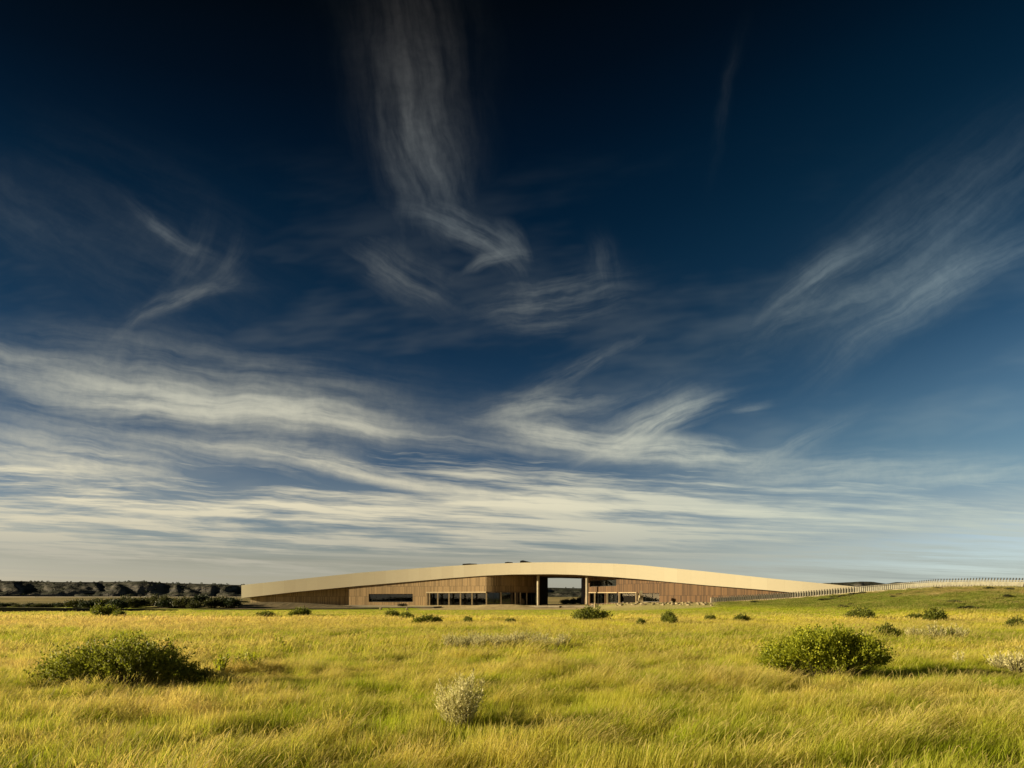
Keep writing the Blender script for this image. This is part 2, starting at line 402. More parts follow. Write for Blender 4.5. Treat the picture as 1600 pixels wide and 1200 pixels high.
def build_bluffs():
    mt = mat_bluff()
    def make(name, cols, skyrow, y0, depth, ytop, base):
        A = np.linspace(0, 1, 64)
        cc = np.array(cols, float); NU = len(cc)
        U = (cc - 800) / F
        C, S = np.meshgrid(np.arange(NU), A); u = U[C]
        y0v = y0(cc)[C]
        X0 = u * y0v
        rg = lambda v: 1 - np.abs(v * 2 - 1)
        gl = .65 * rg(fbm(X0 / 75, S * 3 + 3.3, 41, 3)) + .35 * rg(fbm(X0 / 24, S * 9 + 1.3, 43, 3))
        big = fbm(X0 / 110, np.zeros_like(X0) + 1.3, 47, 3)
        Y = y0v + (big - .5) * 40 + (gl - .5) * 34 * (1 - S)  + S ** 1.5 * depth
        ztop = EYE + (HZ - skyrow(cc)[C]) / F * (y0v + ytop)
        t = np.clip(S ** 1.5 * depth / ytop, 0, 1)
        tw = np.clip(t + (fbm(X0 / 30, S * 6, 61, 3) - .5) * .35 * np.sin(np.pi * t), 0, 1)
        prof = tw ** 1.15
        prof = prof + (.40 * (rg(fbm(X0 / 26, Y / 70, 71, 4)) - .55) + .2 * (fbm(X0 / 9, Y / 30, 73, 2) - .5)) * np.sin(np.pi * t)
        Z = base + (ztop - base) * prof
        Z = Z + (fbm(X0 / 18, Y / 18, 77, 3) - .5) * (ztop - base) * .05 * t
        X = u * Y
        Z[0] = base - 6
        V = np.stack([X, Y, Z], -1).reshape(-1, 3)
        i = np.arange(len(V)).reshape(Z.shape)
        FA = np.stack([i[:-1, :-1], i[:-1, 1:], i[1:, 1:], i[1:, :-1]], -1).reshape(-1, 4)
        return tag(link(name, mesh_np(name, V, FA, False), mt), kind='structure'), X, Y, Z
    sky1 = tab([-1200, -500, 0, 70, 150, 220, 260, 330, 377, 420, 520, 640], [906, 905, 907, 908.6, 909, 908, 910.5, 912, 913.5, 915, 919, 934])
    o, X, Y, Z = make('hills', np.arange(-1200, 641, 3), sky1, lambda c: 655 + np.clip(c, -1200, 700) * .24, 420, 55, 4.0)
    sky2 = tab([500, 640, 800, 860, 905, 1000, 1200, 1290, 1305, 1330, 1345, 1365, 1385, 1400, 1430, 1450, 1480, 1600, 2600], [933, 921, 917.5, 918, 919, 917, 914.5, 911, 910.5, 909.5, 908.4, 909, 911.5, 909.2, 910.5, 914, 915.5, 914.5, 911])
    o2, X2, Y2, Z2 = make('hills', np.arange(500, 2600, 4), sky2, lambda c: 760 + np.clip(c - 800, -500, 2000) * .05, 420, 90, 4.0)
    return (X, Y, Z), (X2, Y2, Z2)
BL1, BL2 = build_bluffs()

def mat_simple(name, c, rough=.8, noise_amt=.15, scale=2., spec=.3, b_amt=0.):
    m, g, b = mat_new(name)
    tc = g.new('ShaderNodeTexCoord'); v = tc.outputs['Object']
    n = g.noise(v, scale, 4, .6)
    c = tuple(q * .62 for q in c)
    c0 = tuple(q * (1 - noise_amt) for q in c); c1 = tuple(min(1, q * (1 + noise_amt)) for q in c)
    g.put(b.inputs['Base Color'], g.mix(g.mr(n, .3, .7), c0, c1)); b.inputs['Roughness'].default_value = rough
    b.inputs['Specular IOR Level'].default_value = spec
    if b_amt: bump(g, b, n, b_amt, .05)
    return m

def mat_leaf(name, dark, light, trans=.35, patch=3.):
    m, g, b = mat_new(name)
    geo = g.new('ShaderNodeNewGeometry'); oi = g.new('ShaderNodeObjectInfo')
    isl = geo.outputs['Random Per Island']
    f = g.m('MULTIPLY_ADD', g.noise(geo.outputs['Position'], patch, 2), .7, g.mul(isl, .55))
    f = g.add(f, g.m('MULTIPLY_ADD', oi.outputs['Random'], .2, -.2))
    c = g.mix(g.mr(f, .2, 1.), dark, light)
    g.put(b.inputs['Base Color'], c); b.inputs['Roughness'].default_value = .55; b.inputs['Specular IOR Level'].default_value = .25
    tr = g.new('ShaderNodeBsdfTranslucent'); g.put(tr.inputs[0], g.mix(.5, c, (light[0] * 1.4, light[1] * 1.5, light[2]), 'MIX'))
    mx = g.new('ShaderNodeMixShader'); mx.inputs[0].default_value = trans
    g.l.new(b.outputs[0], mx.inputs[1]); g.l.new(tr.outputs[0], mx.inputs[2])
    g.l.new(mx.outputs[0], m.node_tree.nodes['Material Output'].inputs[0])
    return m
M_SHRUB = mat_leaf('shrub leaf', (.12, .145, .012), (.46, .46, .035), .4)
M_SHRUB_DK = mat_leaf('dark shrub leaf', (.06, .075, .012), (.20, .21, .028), .35)
M_SHRUB_MD = mat_leaf('olive shrub leaf', (.085, .095, .014), (.32, .33, .04), .35)
M_SAGE = mat_leaf('sage leaf', (.40, .365, .17), (.68, .61, .33), .3)
M_TREE = mat_leaf('juniper leaf', (.014, .024, .010), (.04, .052, .02), .15, .6)
M_BELT = mat_leaf('thicket leaf', (.03, .035, .014), (.095, .095, .032), .2, 1.)
M_STEM = mat_simple('stem', (.11, .085, .06), .9)

# ------------------------------------------------------------------ plants
def leaves_mesh(name, P, D, L, W, rng):
    """one pointed leaf (quad) at every P along direction D"""
    n = len(P)
    D = D / (np.linalg.norm(D, axis=1, keepdims=True) + 1e-9)
    r = rng.normal(size=(n, 3)); S = np.cross(D, r); S /= (np.linalg.norm(S, axis=1, keepdims=True) + 1e-9)
    L = L * rng.uniform(.7, 1.3, (n, 1)); W = W * rng.uniform(.7, 1.3, (n, 1))
    V = np.stack([P, P + D * L * .45 + S * W * .5, P + D * L, P + D * L * .45 - S * W * .5], 1).reshape(-1, 3)
    FA = np.arange(n * 4).reshape(n, 4)
    return mesh_np(name, V, FA)
def shrub_geo(seed, w, d, h, twigs, per, leaf, lean=(0, 0), lumps=9, z0=0.06, ragged=.25, C=None):
    """twig ends spread through several overlapping domes, leaves along the last stretch of every twig"""
    rng = np.random.default_rng(seed)
    C0 = C; C = []
    for i in range(lumps):
        a = rng.uniform(0, 2 * np.pi); q = rng.uniform(.15, .72)
        C.append((math.cos(a) * q * w / 2, math.sin(a) * q * d / 2, rng.uniform(.30, .62) * h * (1 - .45 * q), rng.uniform(.20, .34) * w * (1.0 - .35 * q), rng.uniform(.24, .42) * h))
    C.append((0, 0, .5 * h, .3 * w, .45 * h))
    C = np.array(C if C0 is None else C0)
    k = rng.integers(0, len(C), twigs)
    dirs = rng.normal(size=(twigs, 3)); dirs[:, 2] = np.abs(dirs[:, 2]) * 1.0 - .25; dirs /= np.linalg.norm(dirs, axis=1, keepdims=True)
    r = rng.uniform(.35, 1, twigs) ** .45 * (1 + rng.normal(0, ragged * .35, twigs))
    E = C[k, :3] + dirs * r[:, None] * np.stack([C[k, 3], C[k, 3] * d / w, C[k, 4]], -1)
    E[:, 2] = np.maximum(E[:, 2], z0 + rng.uniform(0, .06, twigs)); E[:, 0] += lean[0] * E[:, 2]; E[:, 1] += lean[1] * E[:, 2]
    B = np.zeros_like(E); B[:, 0] = E[:, 0] * .35; B[:, 1] = E[:, 1] * .35
    out = E - B; out /= np.linalg.norm(out, axis=1, keepdims=True)
    up = out + np.array([0, 0, .35])
    t = rng.uniform(0, 1, (twigs, per, 1)); tl = .14 * max(h, .5)
    P = E[:, None] - out[:, None] * t * tl + rng.normal(0, leaf * .55, (twigs, per, 3))
    D = up[:, None] * .8 + rng.normal(0, .75, (twigs, per, 3))
    P = P.reshape(-1, 3); D = D.reshape(-1, 3)
    P[:, 2] = np.maximum(P[:, 2], .02)
    # stems: a thin 3-sided rod for some twigs
    sel = rng.choice(twigs, min(twigs, 160), replace=False)
    sv = []; sf = []
    for i in sel:
        b, e = B[i], E[i]; mid = (b + e) / 2 + np.array([0, 0, -.08 * h]) + rng.normal(0, .03, 3) * h
        pts = [b, mid, e]; rad = [.011, .007, .003]
        base = len(sv)
        for p, rr in zip(pts, rad):
            for q in range(3):
                a = q * 2.094; sv.append(p + np.array([math.cos(a) * rr, math.sin(a) * rr, 0]) * (1 + h * .3))
        for s in range(2):
            for q in range(3):
                sf.append((base + s * 3 + q, base + s * 3 + (q + 1) % 3, base + s * 3 + 3 + (q + 1) % 3, base + s * 3 + 3 + q))
    lm = leaves_mesh('foliage', P, D, leaf, leaf * .55, rng)
    sm = mesh_np('stems', np.array(sv), np.array(sf))
    return lm, sm
def plant(name, geo, loc, label, cat, mat, group=None, scale=1, rz=0, parts=True):
    lm, sm = geo
    if parts:
        r = empty(name, loc, rz)
        link('foliage', lm, mat, r); link('stems', sm, M_STEM, r)
    else:
        r = link(name, lm, mat, None, loc); r.rotation_euler = (0, 0, rz)
    r.scale = scale if isinstance(scale, tuple) else (scale,) * 3
    return tag(r, label, cat, group)

def shoots_geo(seed, n, h, spread, leaf, per):
    """upright sagebrush: wand-like shoots fanning out of one root, leaves close along them"""
    rng = np.random.default_rng(seed)
    a = rng.uniform(0, 2 * np.pi, n); q = rng.uniform(0, 1, n) ** .6; Hh = h * rng.uniform(.55, 1.0, n) * (1 - .2 * q)
    Hh = Hh * (.66 + .5 * fbm(np.cos(a) * q * 2.2 + seed, np.sin(a) * q * 2.2, 7, 2))
    E = np.stack([np.cos(a) * q * spread, np.sin(a) * q * spread, Hh], -1); B = np.stack([np.cos(a) * q * spread * .3, np.sin(a) * q * spread * .3, 0 * a], -1)
    t = rng.uniform(.25, 1, (n, per, 1)); P = B[:, None] + (E - B)[:, None] * t; P[..., 2] += .0
    P = P + rng.normal(0, leaf * .22, P.shape)
    D = (E - B)[:, None] / h + rng.normal(0, .33, (n, per, 3))
    sv = []; sf = []
    for i in range(min(n, 60)):
        base = len(sv)
        for p, rr in ((B[i], .006), (E[i], .002)):
            for k in range(3): sv.append(p + np.array([math.cos(k * 2.094) * rr, math.sin(k * 2.094) * rr, 0]))
        for k in range(3): sf.append((base + k, base + (k + 1) % 3, base + 3 + (k + 1) % 3, base + 3 + k))
    return leaves_mesh('foliage', P.reshape(-1, 3), D.reshape(-1, 3), leaf, leaf * .24, rng), mesh_np('stems', np.array(sv), np.array(sf))

def at(col, row, lift=.3):           # ground spot whose grass tops are seen at (col,row)
    D = (EYE - lift) * F / (row - HZ); x = (col - 800) / F * D
    for _ in range(8):
        z = Tz(x, D); D2 = (EYE - lift - z) * F / (row - HZ)
        D = .5 * D + .5 * D2; x = (col - 800) / F * D
    return (x, D, Tz(x, D))

def build_shrubs():
    x, y, z = at(1292, 1041)
    plant('shrub', shrub_geo(5, 2.95, 2.95, 1.3, 2300, 15, .062, ragged=.55, C=[(x0, y0, z0, a, b_) for x0, y0, z0, a, b_ in
          ((-1.25, 0, .42, .33, .28), (-.95, .5, .55, .38, .34), (-.8, -.4, .62, .42, .38), (-.35, -.3, .78, .46, .45), (-.25, .5, .80, .48, .46), (.3, 0, .84, .46, .44), (.45, .6, .78, .48, .42), (.75, -.3, .72, .42, .4), (.85, .3, .7, .44, .4), (1.15, .1, .5, .36, .34), (0, 0, .45, .9, .4))]), (x, y, z - .02), 'large round bright green shrub casting a long shadow across the grass at right', 'shrub', M_SHRUB)
    x, y, z = at(188, 1057)
    plant('shrub', shrub_geo(8, 3.3, 3.3, 1.3, 2300, 13, .055, ragged=.85, C=[(x0, y0, z0, a, a * .95) for x0, y0, z0, a in
          ((-1.35, .1, .35, .35), (-1.0, -.3, .48, .42), (-.95, .5, .52, .42), (-.5, 0, .62, .46), (-.3, .6, .62, .46), (.05, -.2, .62, .48), (.1, .5, .66, .48), (.55, 0, .58, .46), (.6, .5, .6, .46), (.95, .1, .42, .4), (1.3, .2, .30, .33), (1.65, .1, .2, .24), (1.9, .25, .14, .2))]), (x, y, z - .02), 'largest sprawling dark green shrub at far left with a long shadow beside it', 'shrub', M_SHRUB_MD)
    x, y, z = at(716, 1119, .22)
    plant('sagebrush', shoots_geo(6, 160, .98, .40, .05, 44), (x, y, z - .02), 'single pale silvery sagebrush nearest the viewer in the middle of the meadow', 'sagebrush', M_SAGE)
    protoS = [shrub_geo(30 + i, 2.4, 1.8, 1.0, 380, 9, .13, lumps=7, ragged=.5) for i in range(4)]
    spec = [  # col, row, width px, height px, label
        (160, 963, 52, 14, 'small green shrub on the far meadow edge, well left of the building'),
        (183, 964, 34, 8, 'low green shrub touching the right side of the shrub below the bluffs'),
        (416, 963, 28, 7, 'small green shrub before the tapering left tip of the building'),
        (470, 962, 46, 10, 'wide dark green shrub before the shaded wing of the building'),
        (612, 964, 30, 9, 'low green shrub below the long window, left one of the pair'),
        (634, 967, 30, 9, 'dark green shrub below the long window, right one of the pair'),
        (670, 974, 46, 11, 'dark green shrub nearer the viewer, below the left end of the glazed doors'),
        (732, 972, 24, 7, 'thin pale green shrub between the dark green shrub and the entrance bank'),
        (797, 973, 22, 6, 'faint low yellowish shrub below the curved wall of the building'),
        (922, 969, 56, 16, 'broad dark green shrub below the open passage of the building'),
        (1001, 977, 22, 9, 'small yellow green shrub between the passage shrub and the round shrub'),
        (1047, 974, 30, 15, 'compact round dark green shrub below the right wing of the building'),
        (1110, 969, 22, 7, 'low green shrub below the lower end of the ramp, left one of two'),
        (1160, 970, 28, 8, 'low green shrub below the lower end of the ramp, right one of two'),
        (1345, 967, 46, 15, 'green shrub at the foot of the grassy hill behind the large round shrub'),
        (1388, 993, 36, 14, 'small dark green shrub between the large round shrub and the pale sage'),
        (1432, 968, 30, 8, 'low green shrub left of the wide shrub on the hill foot'),
        (1465, 971, 52, 16, 'wide dark green shrub on the hill foot below the ramp'),
        (1588, 979, 30, 12, 'green shrub cut by the right edge below the hill'),
    ]
    for i, (c, r, w, h, lab) in enumerate(spec):
        x, y, z = at(c, r, .18); W = w / F * y; H = (h / F * y * 1.35 + .2)
        o = plant('shrub', protoS[i % 4], (x, y, z), lab, 'shrub', M_SHRUB_DK, 'small shrubs along the far meadow', (W / 2.4, W / 2.4, H / 1.0), 0)
        o.rotation_euler[2] = (i * 1.7) % 6.28; o.scale = (W / 2.2, W / 2.2, H)
    # share meshes already; the belt of dark shrubs on the land behind the boardwalk
    belt = [shrub_geo(60 + i, 3.0, 2.6, 1.8, 420, 8, .22, lumps=8, ragged=.5) for i in range(3)]
    rng = random.Random(3)
    spots = [(c, 951 + rng.uniform(-1.5, .5), rng.uniform(24, 40), rng.uniform(9, 14)) for c in range(122, 376, 15)] + \
            [(c, 944.5 + rng.uniform(-.6, .6), rng.uniform(26, 40), rng.uniform(3.5, 6)) for c in range(200, 376, 19)] + \
            [(c, 949 + rng.uniform(-.8, .5), rng.uniform(20, 30), rng.uniform(4, 6)) for c in range(-12, 118, 15)]
    for i, (c, r, w, h) in enumerate(spots):
        D = (EYE) * F / (r - HZ); D = min(D, 215); x = (c - 800) / F * D; z = Tz(x, D)
        W = w / F * D; H = 1.35 * h / F * D
        if i < 17: lab = 'tall dark shrub in the thicket behind the boardwalk, left of the building'
        elif i < 27: lab = 'low distant shrub on tan land between the thicket and the gravel road'
        else: lab = 'low dark shrub right behind the boardwalk at the far left'
        o = plant('bush', belt[i % 3], (x, D, z - .05), lab, 'bush', M_TREE if i % 2 else M_BELT, ['tall shrubs of the thicket', 'low shrubs on the tan land', 'low dark shrubs behind the boardwalk'][0 if i < 17 else 1 if i < 27 else 2], 1, 0)
        o.scale = (W / 2.7, W / 2.7, H / 1.7); o.rotation_euler[2] = i * 2.3
    for k, (c, w, h) in enumerate(((884, 15, 5), (896, 20, 6), (907, 12, 9))):
        D = 205 + k * 3; x = (c - 800) / F * D; z = Tz(x, D)
        o = plant('bush', belt[k % 3], (x, D, z - .1), 'dark shrub seen through the open passage of the building', 'bush', M_TREE, 'shrubs seen through the passage', 1, 0)
        o.scale = (w / F * D / 2.7, w / F * D / 2.7, h / F * D / 1.7 + .4)
    rng = random.Random(21)
    for k in range(30):
        c = 1290 + k * 4.6 + rng.uniform(-3, 3) if k < 14 else rng.uniform(1150, 1590)
        yc = float(crestY(c)); y0 = float(footY(c)); f = .62 + .02 * k if k < 14 else rng.uniform(.15, .85)
        D = y0 + (yc - y0) * min(f, .9); x = (c - 800) / F * D
        o = plant('tussock', belt[k % 3], (x, D, Tz(x, D) - .03), 'small dark green tussock dotted on the grassy hill below the ramp railing', 'tussock', M_SHRUB_DK, 'small tussocks on the hill below the ramp', 1, k, parts=False)
        q = rng.uniform(.2, .45); o.scale = (q * rng.uniform(1, 1.8), q, q * .55)
    # sage row
    sg = [shoots_geo(80 + i, 60, .5, .34, .05, 18) for i in range(3)]
    rng = random.Random(9)
    for i in range(20):
        c = 702 + i * 9.4 + rng.uniform(-3, 3); x, y, z = at(c, 1001 + rng.uniform(-3, 3.5) - .0, .3)
        o = plant('sagebrush', sg[i % 3], (x, y, z), 'one of the small silvery sage plants in the long row across the middle meadow', 'sagebrush', M_SAGE, 'silvery sage plants in a row', 1)
        o.scale = (rng.uniform(.9, 1.3),) * 2 + (rng.uniform(1.1, 1.5),); o.rotation_euler[2] = i
    x, y, z = at(1347, 1001); plant('sagebrush', sg[0], (x, y, z), 'pale wispy sage plant just above the top of the large round shrub', 'sagebrush', M_SAGE, 'pale sage plants at right', (1.2, 1.2, 1.5))
    for k, (c, r, s, lab) in enumerate([(1428, 991, 1.3, 'pale sage plant, first of the row right of the small dark green shrub'),
                                   (1462, 993, 1.6, 'taller pale sage plant in the middle of the row below the hill'), (1492, 993, 1.5, 'pale sage plant at the right end of the row below the hill'),
                                   (1563, 1030, 1.0, 'pale sage plant beside the tip of the long shrub shadow'), (1592, 1036, 1.25, 'pale sage plant at the right edge of the meadow')]):
        x, y, z = at(c, r); plant('sagebrush', sg[k % 3], (x, y, z), lab, 'sagebrush', M_SAGE, 'pale sage plants at right', (s * 1.15, s * 1.15, s * 1.25), k)
    th = shoots_geo(95, 9, .55, .12, .06, 20); th2 = shoots_geo(96, 9, .55, .12, .08, 20)
    for k, (c, r, s, lab, mt) in enumerate([(1500, 1026, 1.05, 'thin pale upright stalk of a plant above the long shrub shadow at right', M_SAGE),
                                       (1350, 1000, 1.25, 'thin pale stalk rising behind the large round shrub', M_SAGE)] + [
                                       (343, 1036, 1.3, 'thin leafy green stem rising in the shadow right of the sprawling dark shrub', M_SHRUB),
                                       (375, 1032, 1.0, 'small leafy stems at the middle of the dark shrub shadow', M_SHRUB), (398, 1032, 1.0, 'small leafy stems at the tip of the dark shrub shadow', M_SHRUB),
                                       (440, 1006, 1.3, 'leafy green weed standing alone above the dark shrub shadow', M_SHRUB)]):
        x, y, z = at(c, r); plant('weed', th if k < 2 else th2, (x, y, z), lab, 'weed', mt, 'thin stalks in the meadow', (s * (1.2 if k < 2 else 2.2), s * 1.5, s), k)
    return belt
BELT = build_shrubs()

def build_far_trees():
    # dark junipers along the rims of the far hills: past counting from here, one mass
    rng = np.random.default_rng(4); P = []; D = []
    for (X, Y, Z), n in ((BL1, 420), (BL2, 160)):
        for _ in range(n):
            j = rng.integers(0, X.shape[1]); i = int(np.clip(rng.normal(17, 5), 4, 40)) if rng.uniform() < .65 else int(rng.uniform(2, 30))
            c = np.array([X[i, j], Y[i, j], Z[i, j]]); r = rng.uniform(.6, 1.3)
            q = rng.normal(size=(26, 3)); q /= np.linalg.norm(q, axis=1, keepdims=True); q[:, 2] = np.abs(q[:, 2]) * 1.1
            P.append(c + q * r * rng.uniform(.5, 1, (26, 1))); D.append(q + rng.normal(0, .5, q.shape))
    me = leaves_mesh('distant_trees', np.concatenate(P), np.concatenate(D), .8, .8, rng)
    tag(link('distant_trees', me, M_TREE), 'dark low trees scattered over the distant hills', 'trees', kind='stuff')
build_far_trees()

# ------------------------------------------------------------------ building
_fp = np.polyfit((np.array([377, 480, 600, 700, 800, 900, 1000, 1100, 1200, 1345, 1420]) - 900) / 500, [188, 185.5, 181, 176, 169, 159, 147.5, 136.5, 127.5, 118.5, 115], 5)
fasD = lambda c: np.polyval(_fp, (np.asarray(c, float) - 900) / 500)
topR = tab([377, 395, 460, 560, 640, 700, 760, 820, 860, 900, 960, 1000, 1100, 1200, 1260, 1300, 1345, 1420],
           [914.2, 912.4, 905.5, 895, 888.8, 884.5, 881, 879, 878.5, 879, 880.6, 883, 892.6, 903.4, 909.2, 913, 917.5, 927])
botR = tab([377, 395, 460, 560, 640, 700, 760, 800, 860, 900, 960, 1000, 1050, 1100, 1200, 1240, 1345, 1420],
           [934.4, 932.4, 925, 915.5, 908.8, 903.6, 899.2, 897.6, 897.1, 898, 901.8, 905, 909.6, 914.2, 922.2, 926, 938, 947])
depthT = tab([377, 450, 600, 800, 880, 950, 1100, 1345, 1420], [13, 20, 28, 32, 31, 31, 24, 12, 9])

def wood_mat(name, base, var, rough=.75):
    m, g, b = mat_new(name)
    uv = g.new('ShaderNodeUVMap'); s, z, _ = g.sep(uv.outputs[0])
    pl = g.m('FLOOR', g.mul(s, 3.7)); fr = g.m('FRACT', g.mul(s, 3.7))
    rz = g.m('FLOOR', g.m('MULTIPLY_ADD', z, 1 / 2.6, g.mul(g.m('FRACT', g.mul(g.m('FLOOR', g.mul(s, 1 / 3.6)), .618)), 0.)))
    wn = g.new('ShaderNodeTexWhiteNoise', noise_dimensions='2D'); g.put(wn.inputs['Vector'], g.xyz(pl, rz))
    pn = g.new('ShaderNodeTexWhiteNoise', noise_dimensions='2D'); g.put(pn.inputs['Vector'], g.xyz(g.m('FLOOR', g.mul(s, 1 / 1.8)), rz))
    grain = g.noise(g.xyz(g.mul(s, 5.), g.mul(z, .5)), 1., 4, .6)
    f = g.add(g.mul(wn.outputs[0], .75), g.add(g.mul(pn.outputs[0], .12), g.mul(grain, .35)))
    dark = tuple(q * (1 - var) for q in base); lite = tuple(min(1, q * (1 + var)) for q in base)
    c = g.mix(g.mr(f, .2, 1.), dark, lite)
    gap = g.mr(fr, g.mul(wn.outputs[0], .3), .42, .28, 1., smooth=False)
    hz = g.m('FRACT', g.mul(z, 1 / 2.6)); hl = g.m('GREATER_THAN', hz, .035); gap2 = g.m('MULTIPLY_ADD', hl, .45, .55)
    c = g.mix(1., c, g.xyz(g.mul(gap, gap2), g.mul(gap, gap2), g.mul(gap, gap2)), 'MULTIPLY')
    g.put(b.inputs['Base Color'], c); b.inputs['Roughness'].default_value = rough; b.inputs['Specular IOR Level'].default_value = .25
    bump(g, b, g.mul(gap, wn.outputs[0]), .6, .04)
    return m
def mat_fascia():
    m, g, b = mat_new('pale cladding')
    uv = g.new('ShaderNodeUVMap'); s, z, _ = g.sep(uv.outputs[0])
    wn = g.new('ShaderNodeTexWhiteNoise', noise_dimensions='1D'); g.put(wn.inputs['W'], g.m('FLOOR', g.mul(s, 1 / 3.2)))
    j = g.m('LESS_THAN', g.m('FRACT', g.mul(s, 1 / 3.2)), .012)
    n = g.noise(g.xyz(g.mul(s, .5), g.mul(z, 2.5)), 1., 5, .6)
    f = g.add(g.mul(wn.outputs[0], .5), g.mul(n, .5))
    c = g.mix(f, (.278, .240, .170), (.318, .282, .205)); c = g.mix(g.mul(j, .3), c, (.16, .13, .08))
    g.put(b.inputs['Base Color'], c); b.inputs['Roughness'].default_value = .8
    bump(g, b, n, .15, .02)
    return m
def mat_glass():
    m = bpy.data.materials.new('window glass'); m.use_nodes = True; g = NT(m.node_tree)
    m.node_tree.nodes.remove(m.node_tree.nodes['Principled BSDF'])
    gl = g.new('ShaderNodeBsdfGlossy'); gl.inputs['Roughness'].default_value = .03; g.put(gl.inputs[0], (.8, .9, .95))
    tr = g.new('ShaderNodeBsdfTransparent'); g.put(tr.inputs[0], (.50, .56, .54))
    lw = g.new('ShaderNodeFresnel'); lw.inputs[0].default_value = 1.6
    tc = g.new('ShaderNodeTexCoord'); bp = g.new('ShaderNodeBump'); bp.inputs['Strength'].default_value = .12; g.put(bp.inputs['Height'], g.noise(tc.outputs['Object'], .8, 2))
    g.l.new(bp.outputs[0], gl.inputs['Normal'])
    mx = g.new('ShaderNodeMixShader'); g.put(mx.inputs[0], g.m('MULTIPLY', lw.outputs[0], 1.1, clamp=True))
    g.l.new(tr.outputs[0], mx.inputs[1]); g.l.new(gl.outputs[0], mx.inputs[2])
    g.l.new(mx.outputs[0], m.node_tree.nodes['Material Output'].inputs[0]); return m
M_FAS = mat_fascia(); M_GLASS = mat_glass()
M_WOODL = wood_mat('tan timber', (.24, .158, .074), .3); M_WOODR = wood_mat('red brown timber', (.105, .056, .024), .4)
M_WOODD = wood_mat('shaded timber', (.265, .195, .098), .3)
M_TRIM = mat_simple('pale timber trim', (.50, .38, .22), .7); M_DARK = mat_simple('dark metal and deck shade', (.03, .028, .025), .5)  # the dark one also paints the shade below the decks
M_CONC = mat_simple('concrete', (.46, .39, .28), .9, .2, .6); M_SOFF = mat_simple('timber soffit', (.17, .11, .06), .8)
M_INT = mat_simple('interior plaster', (.07, .058, .04), 1., spec=0.); M_BLACKOUT = mat_simple('added blackout', (.025, .022, .018), 1., spec=0.); M_INTL = mat_simple('interior timber', (.22, .15, .085), .9)  # the blackout colour is for the sheets added behind the right windows
M_EARTHROOF = mat_simple('planted roof', (.16, .15, .06), 1., .35, .3)

def arc(pts):
    s = [0.]
    for a, b in zip(pts[:-1], pts[1:]): s.append(s[-1] + math.dist(a[:2], b[:2]))
    return s
def wall_mesh(mb, pts, zb, holes, reveal=.35, reveal_mb=None):
    """pts (x,y,ztop) left to right; holes (s0,s1,z0,z1)"""
    S = arc(pts); L = S[-1]
    xi = lambda s: tuple(float(np.interp(s, S, [p[k] for p in pts])) for k in range(3))
    br = sorted(set([round(v, 4) for v in S] + [round(h[k], 4) for h in holes for k in (0, 1) if 0 < h[k] < L]))
    for a, b in zip(br[:-1], br[1:]):
        if b - a < 1e-3: continue
        A, B = xi(a), xi(b); mid = (a + b) / 2
        hs = sorted([(h[2], h[3]) for h in holes if h[0] - 1e-3 <= mid <= h[1] + 1e-3])
        lo = zb
        for z0, z1 in hs:
            if z0 > lo: mb.quad((A[0], A[1], lo), (B[0], B[1], lo), (B[0], B[1], z0), (A[0], A[1], z0), [(a, lo), (b, lo), (b, z0), (a, z0)])
            lo = z1
        mb.quad((A[0], A[1], lo), (B[0], B[1], lo), B, A, [(a, lo), (b, lo), (b, B[2]), (a, A[2])])
    rm = reveal_mb or mb
    for s0, s1, z0, z1 in holes:
        A, B = xi(s0), xi(s1); d = math.dist(A[:2], B[:2]); n = (-(B[1] - A[1]) / d * reveal, (B[0] - A[0]) / d * reveal)
        a0, b0 = (A[0], A[1]), (B[0], B[1]); a1, b1 = (A[0] + n[0], A[1] + n[1]), (B[0] + n[0], B[1] + n[1])
        rm.quad((*a0, z1), (*b0, z1), (*b1, z1), (*a1, z1)); rm.quad((*a0, z0), (*b0, z0), (*b1, z0), (*a1, z0))
        rm.quad((*a0, z0), (*a1, z0), (*a1, z1), (*a0, z1)); rm.quad((*b0, z0), (*b1, z0), (*b1, z1), (*b0, z1))
    return xi

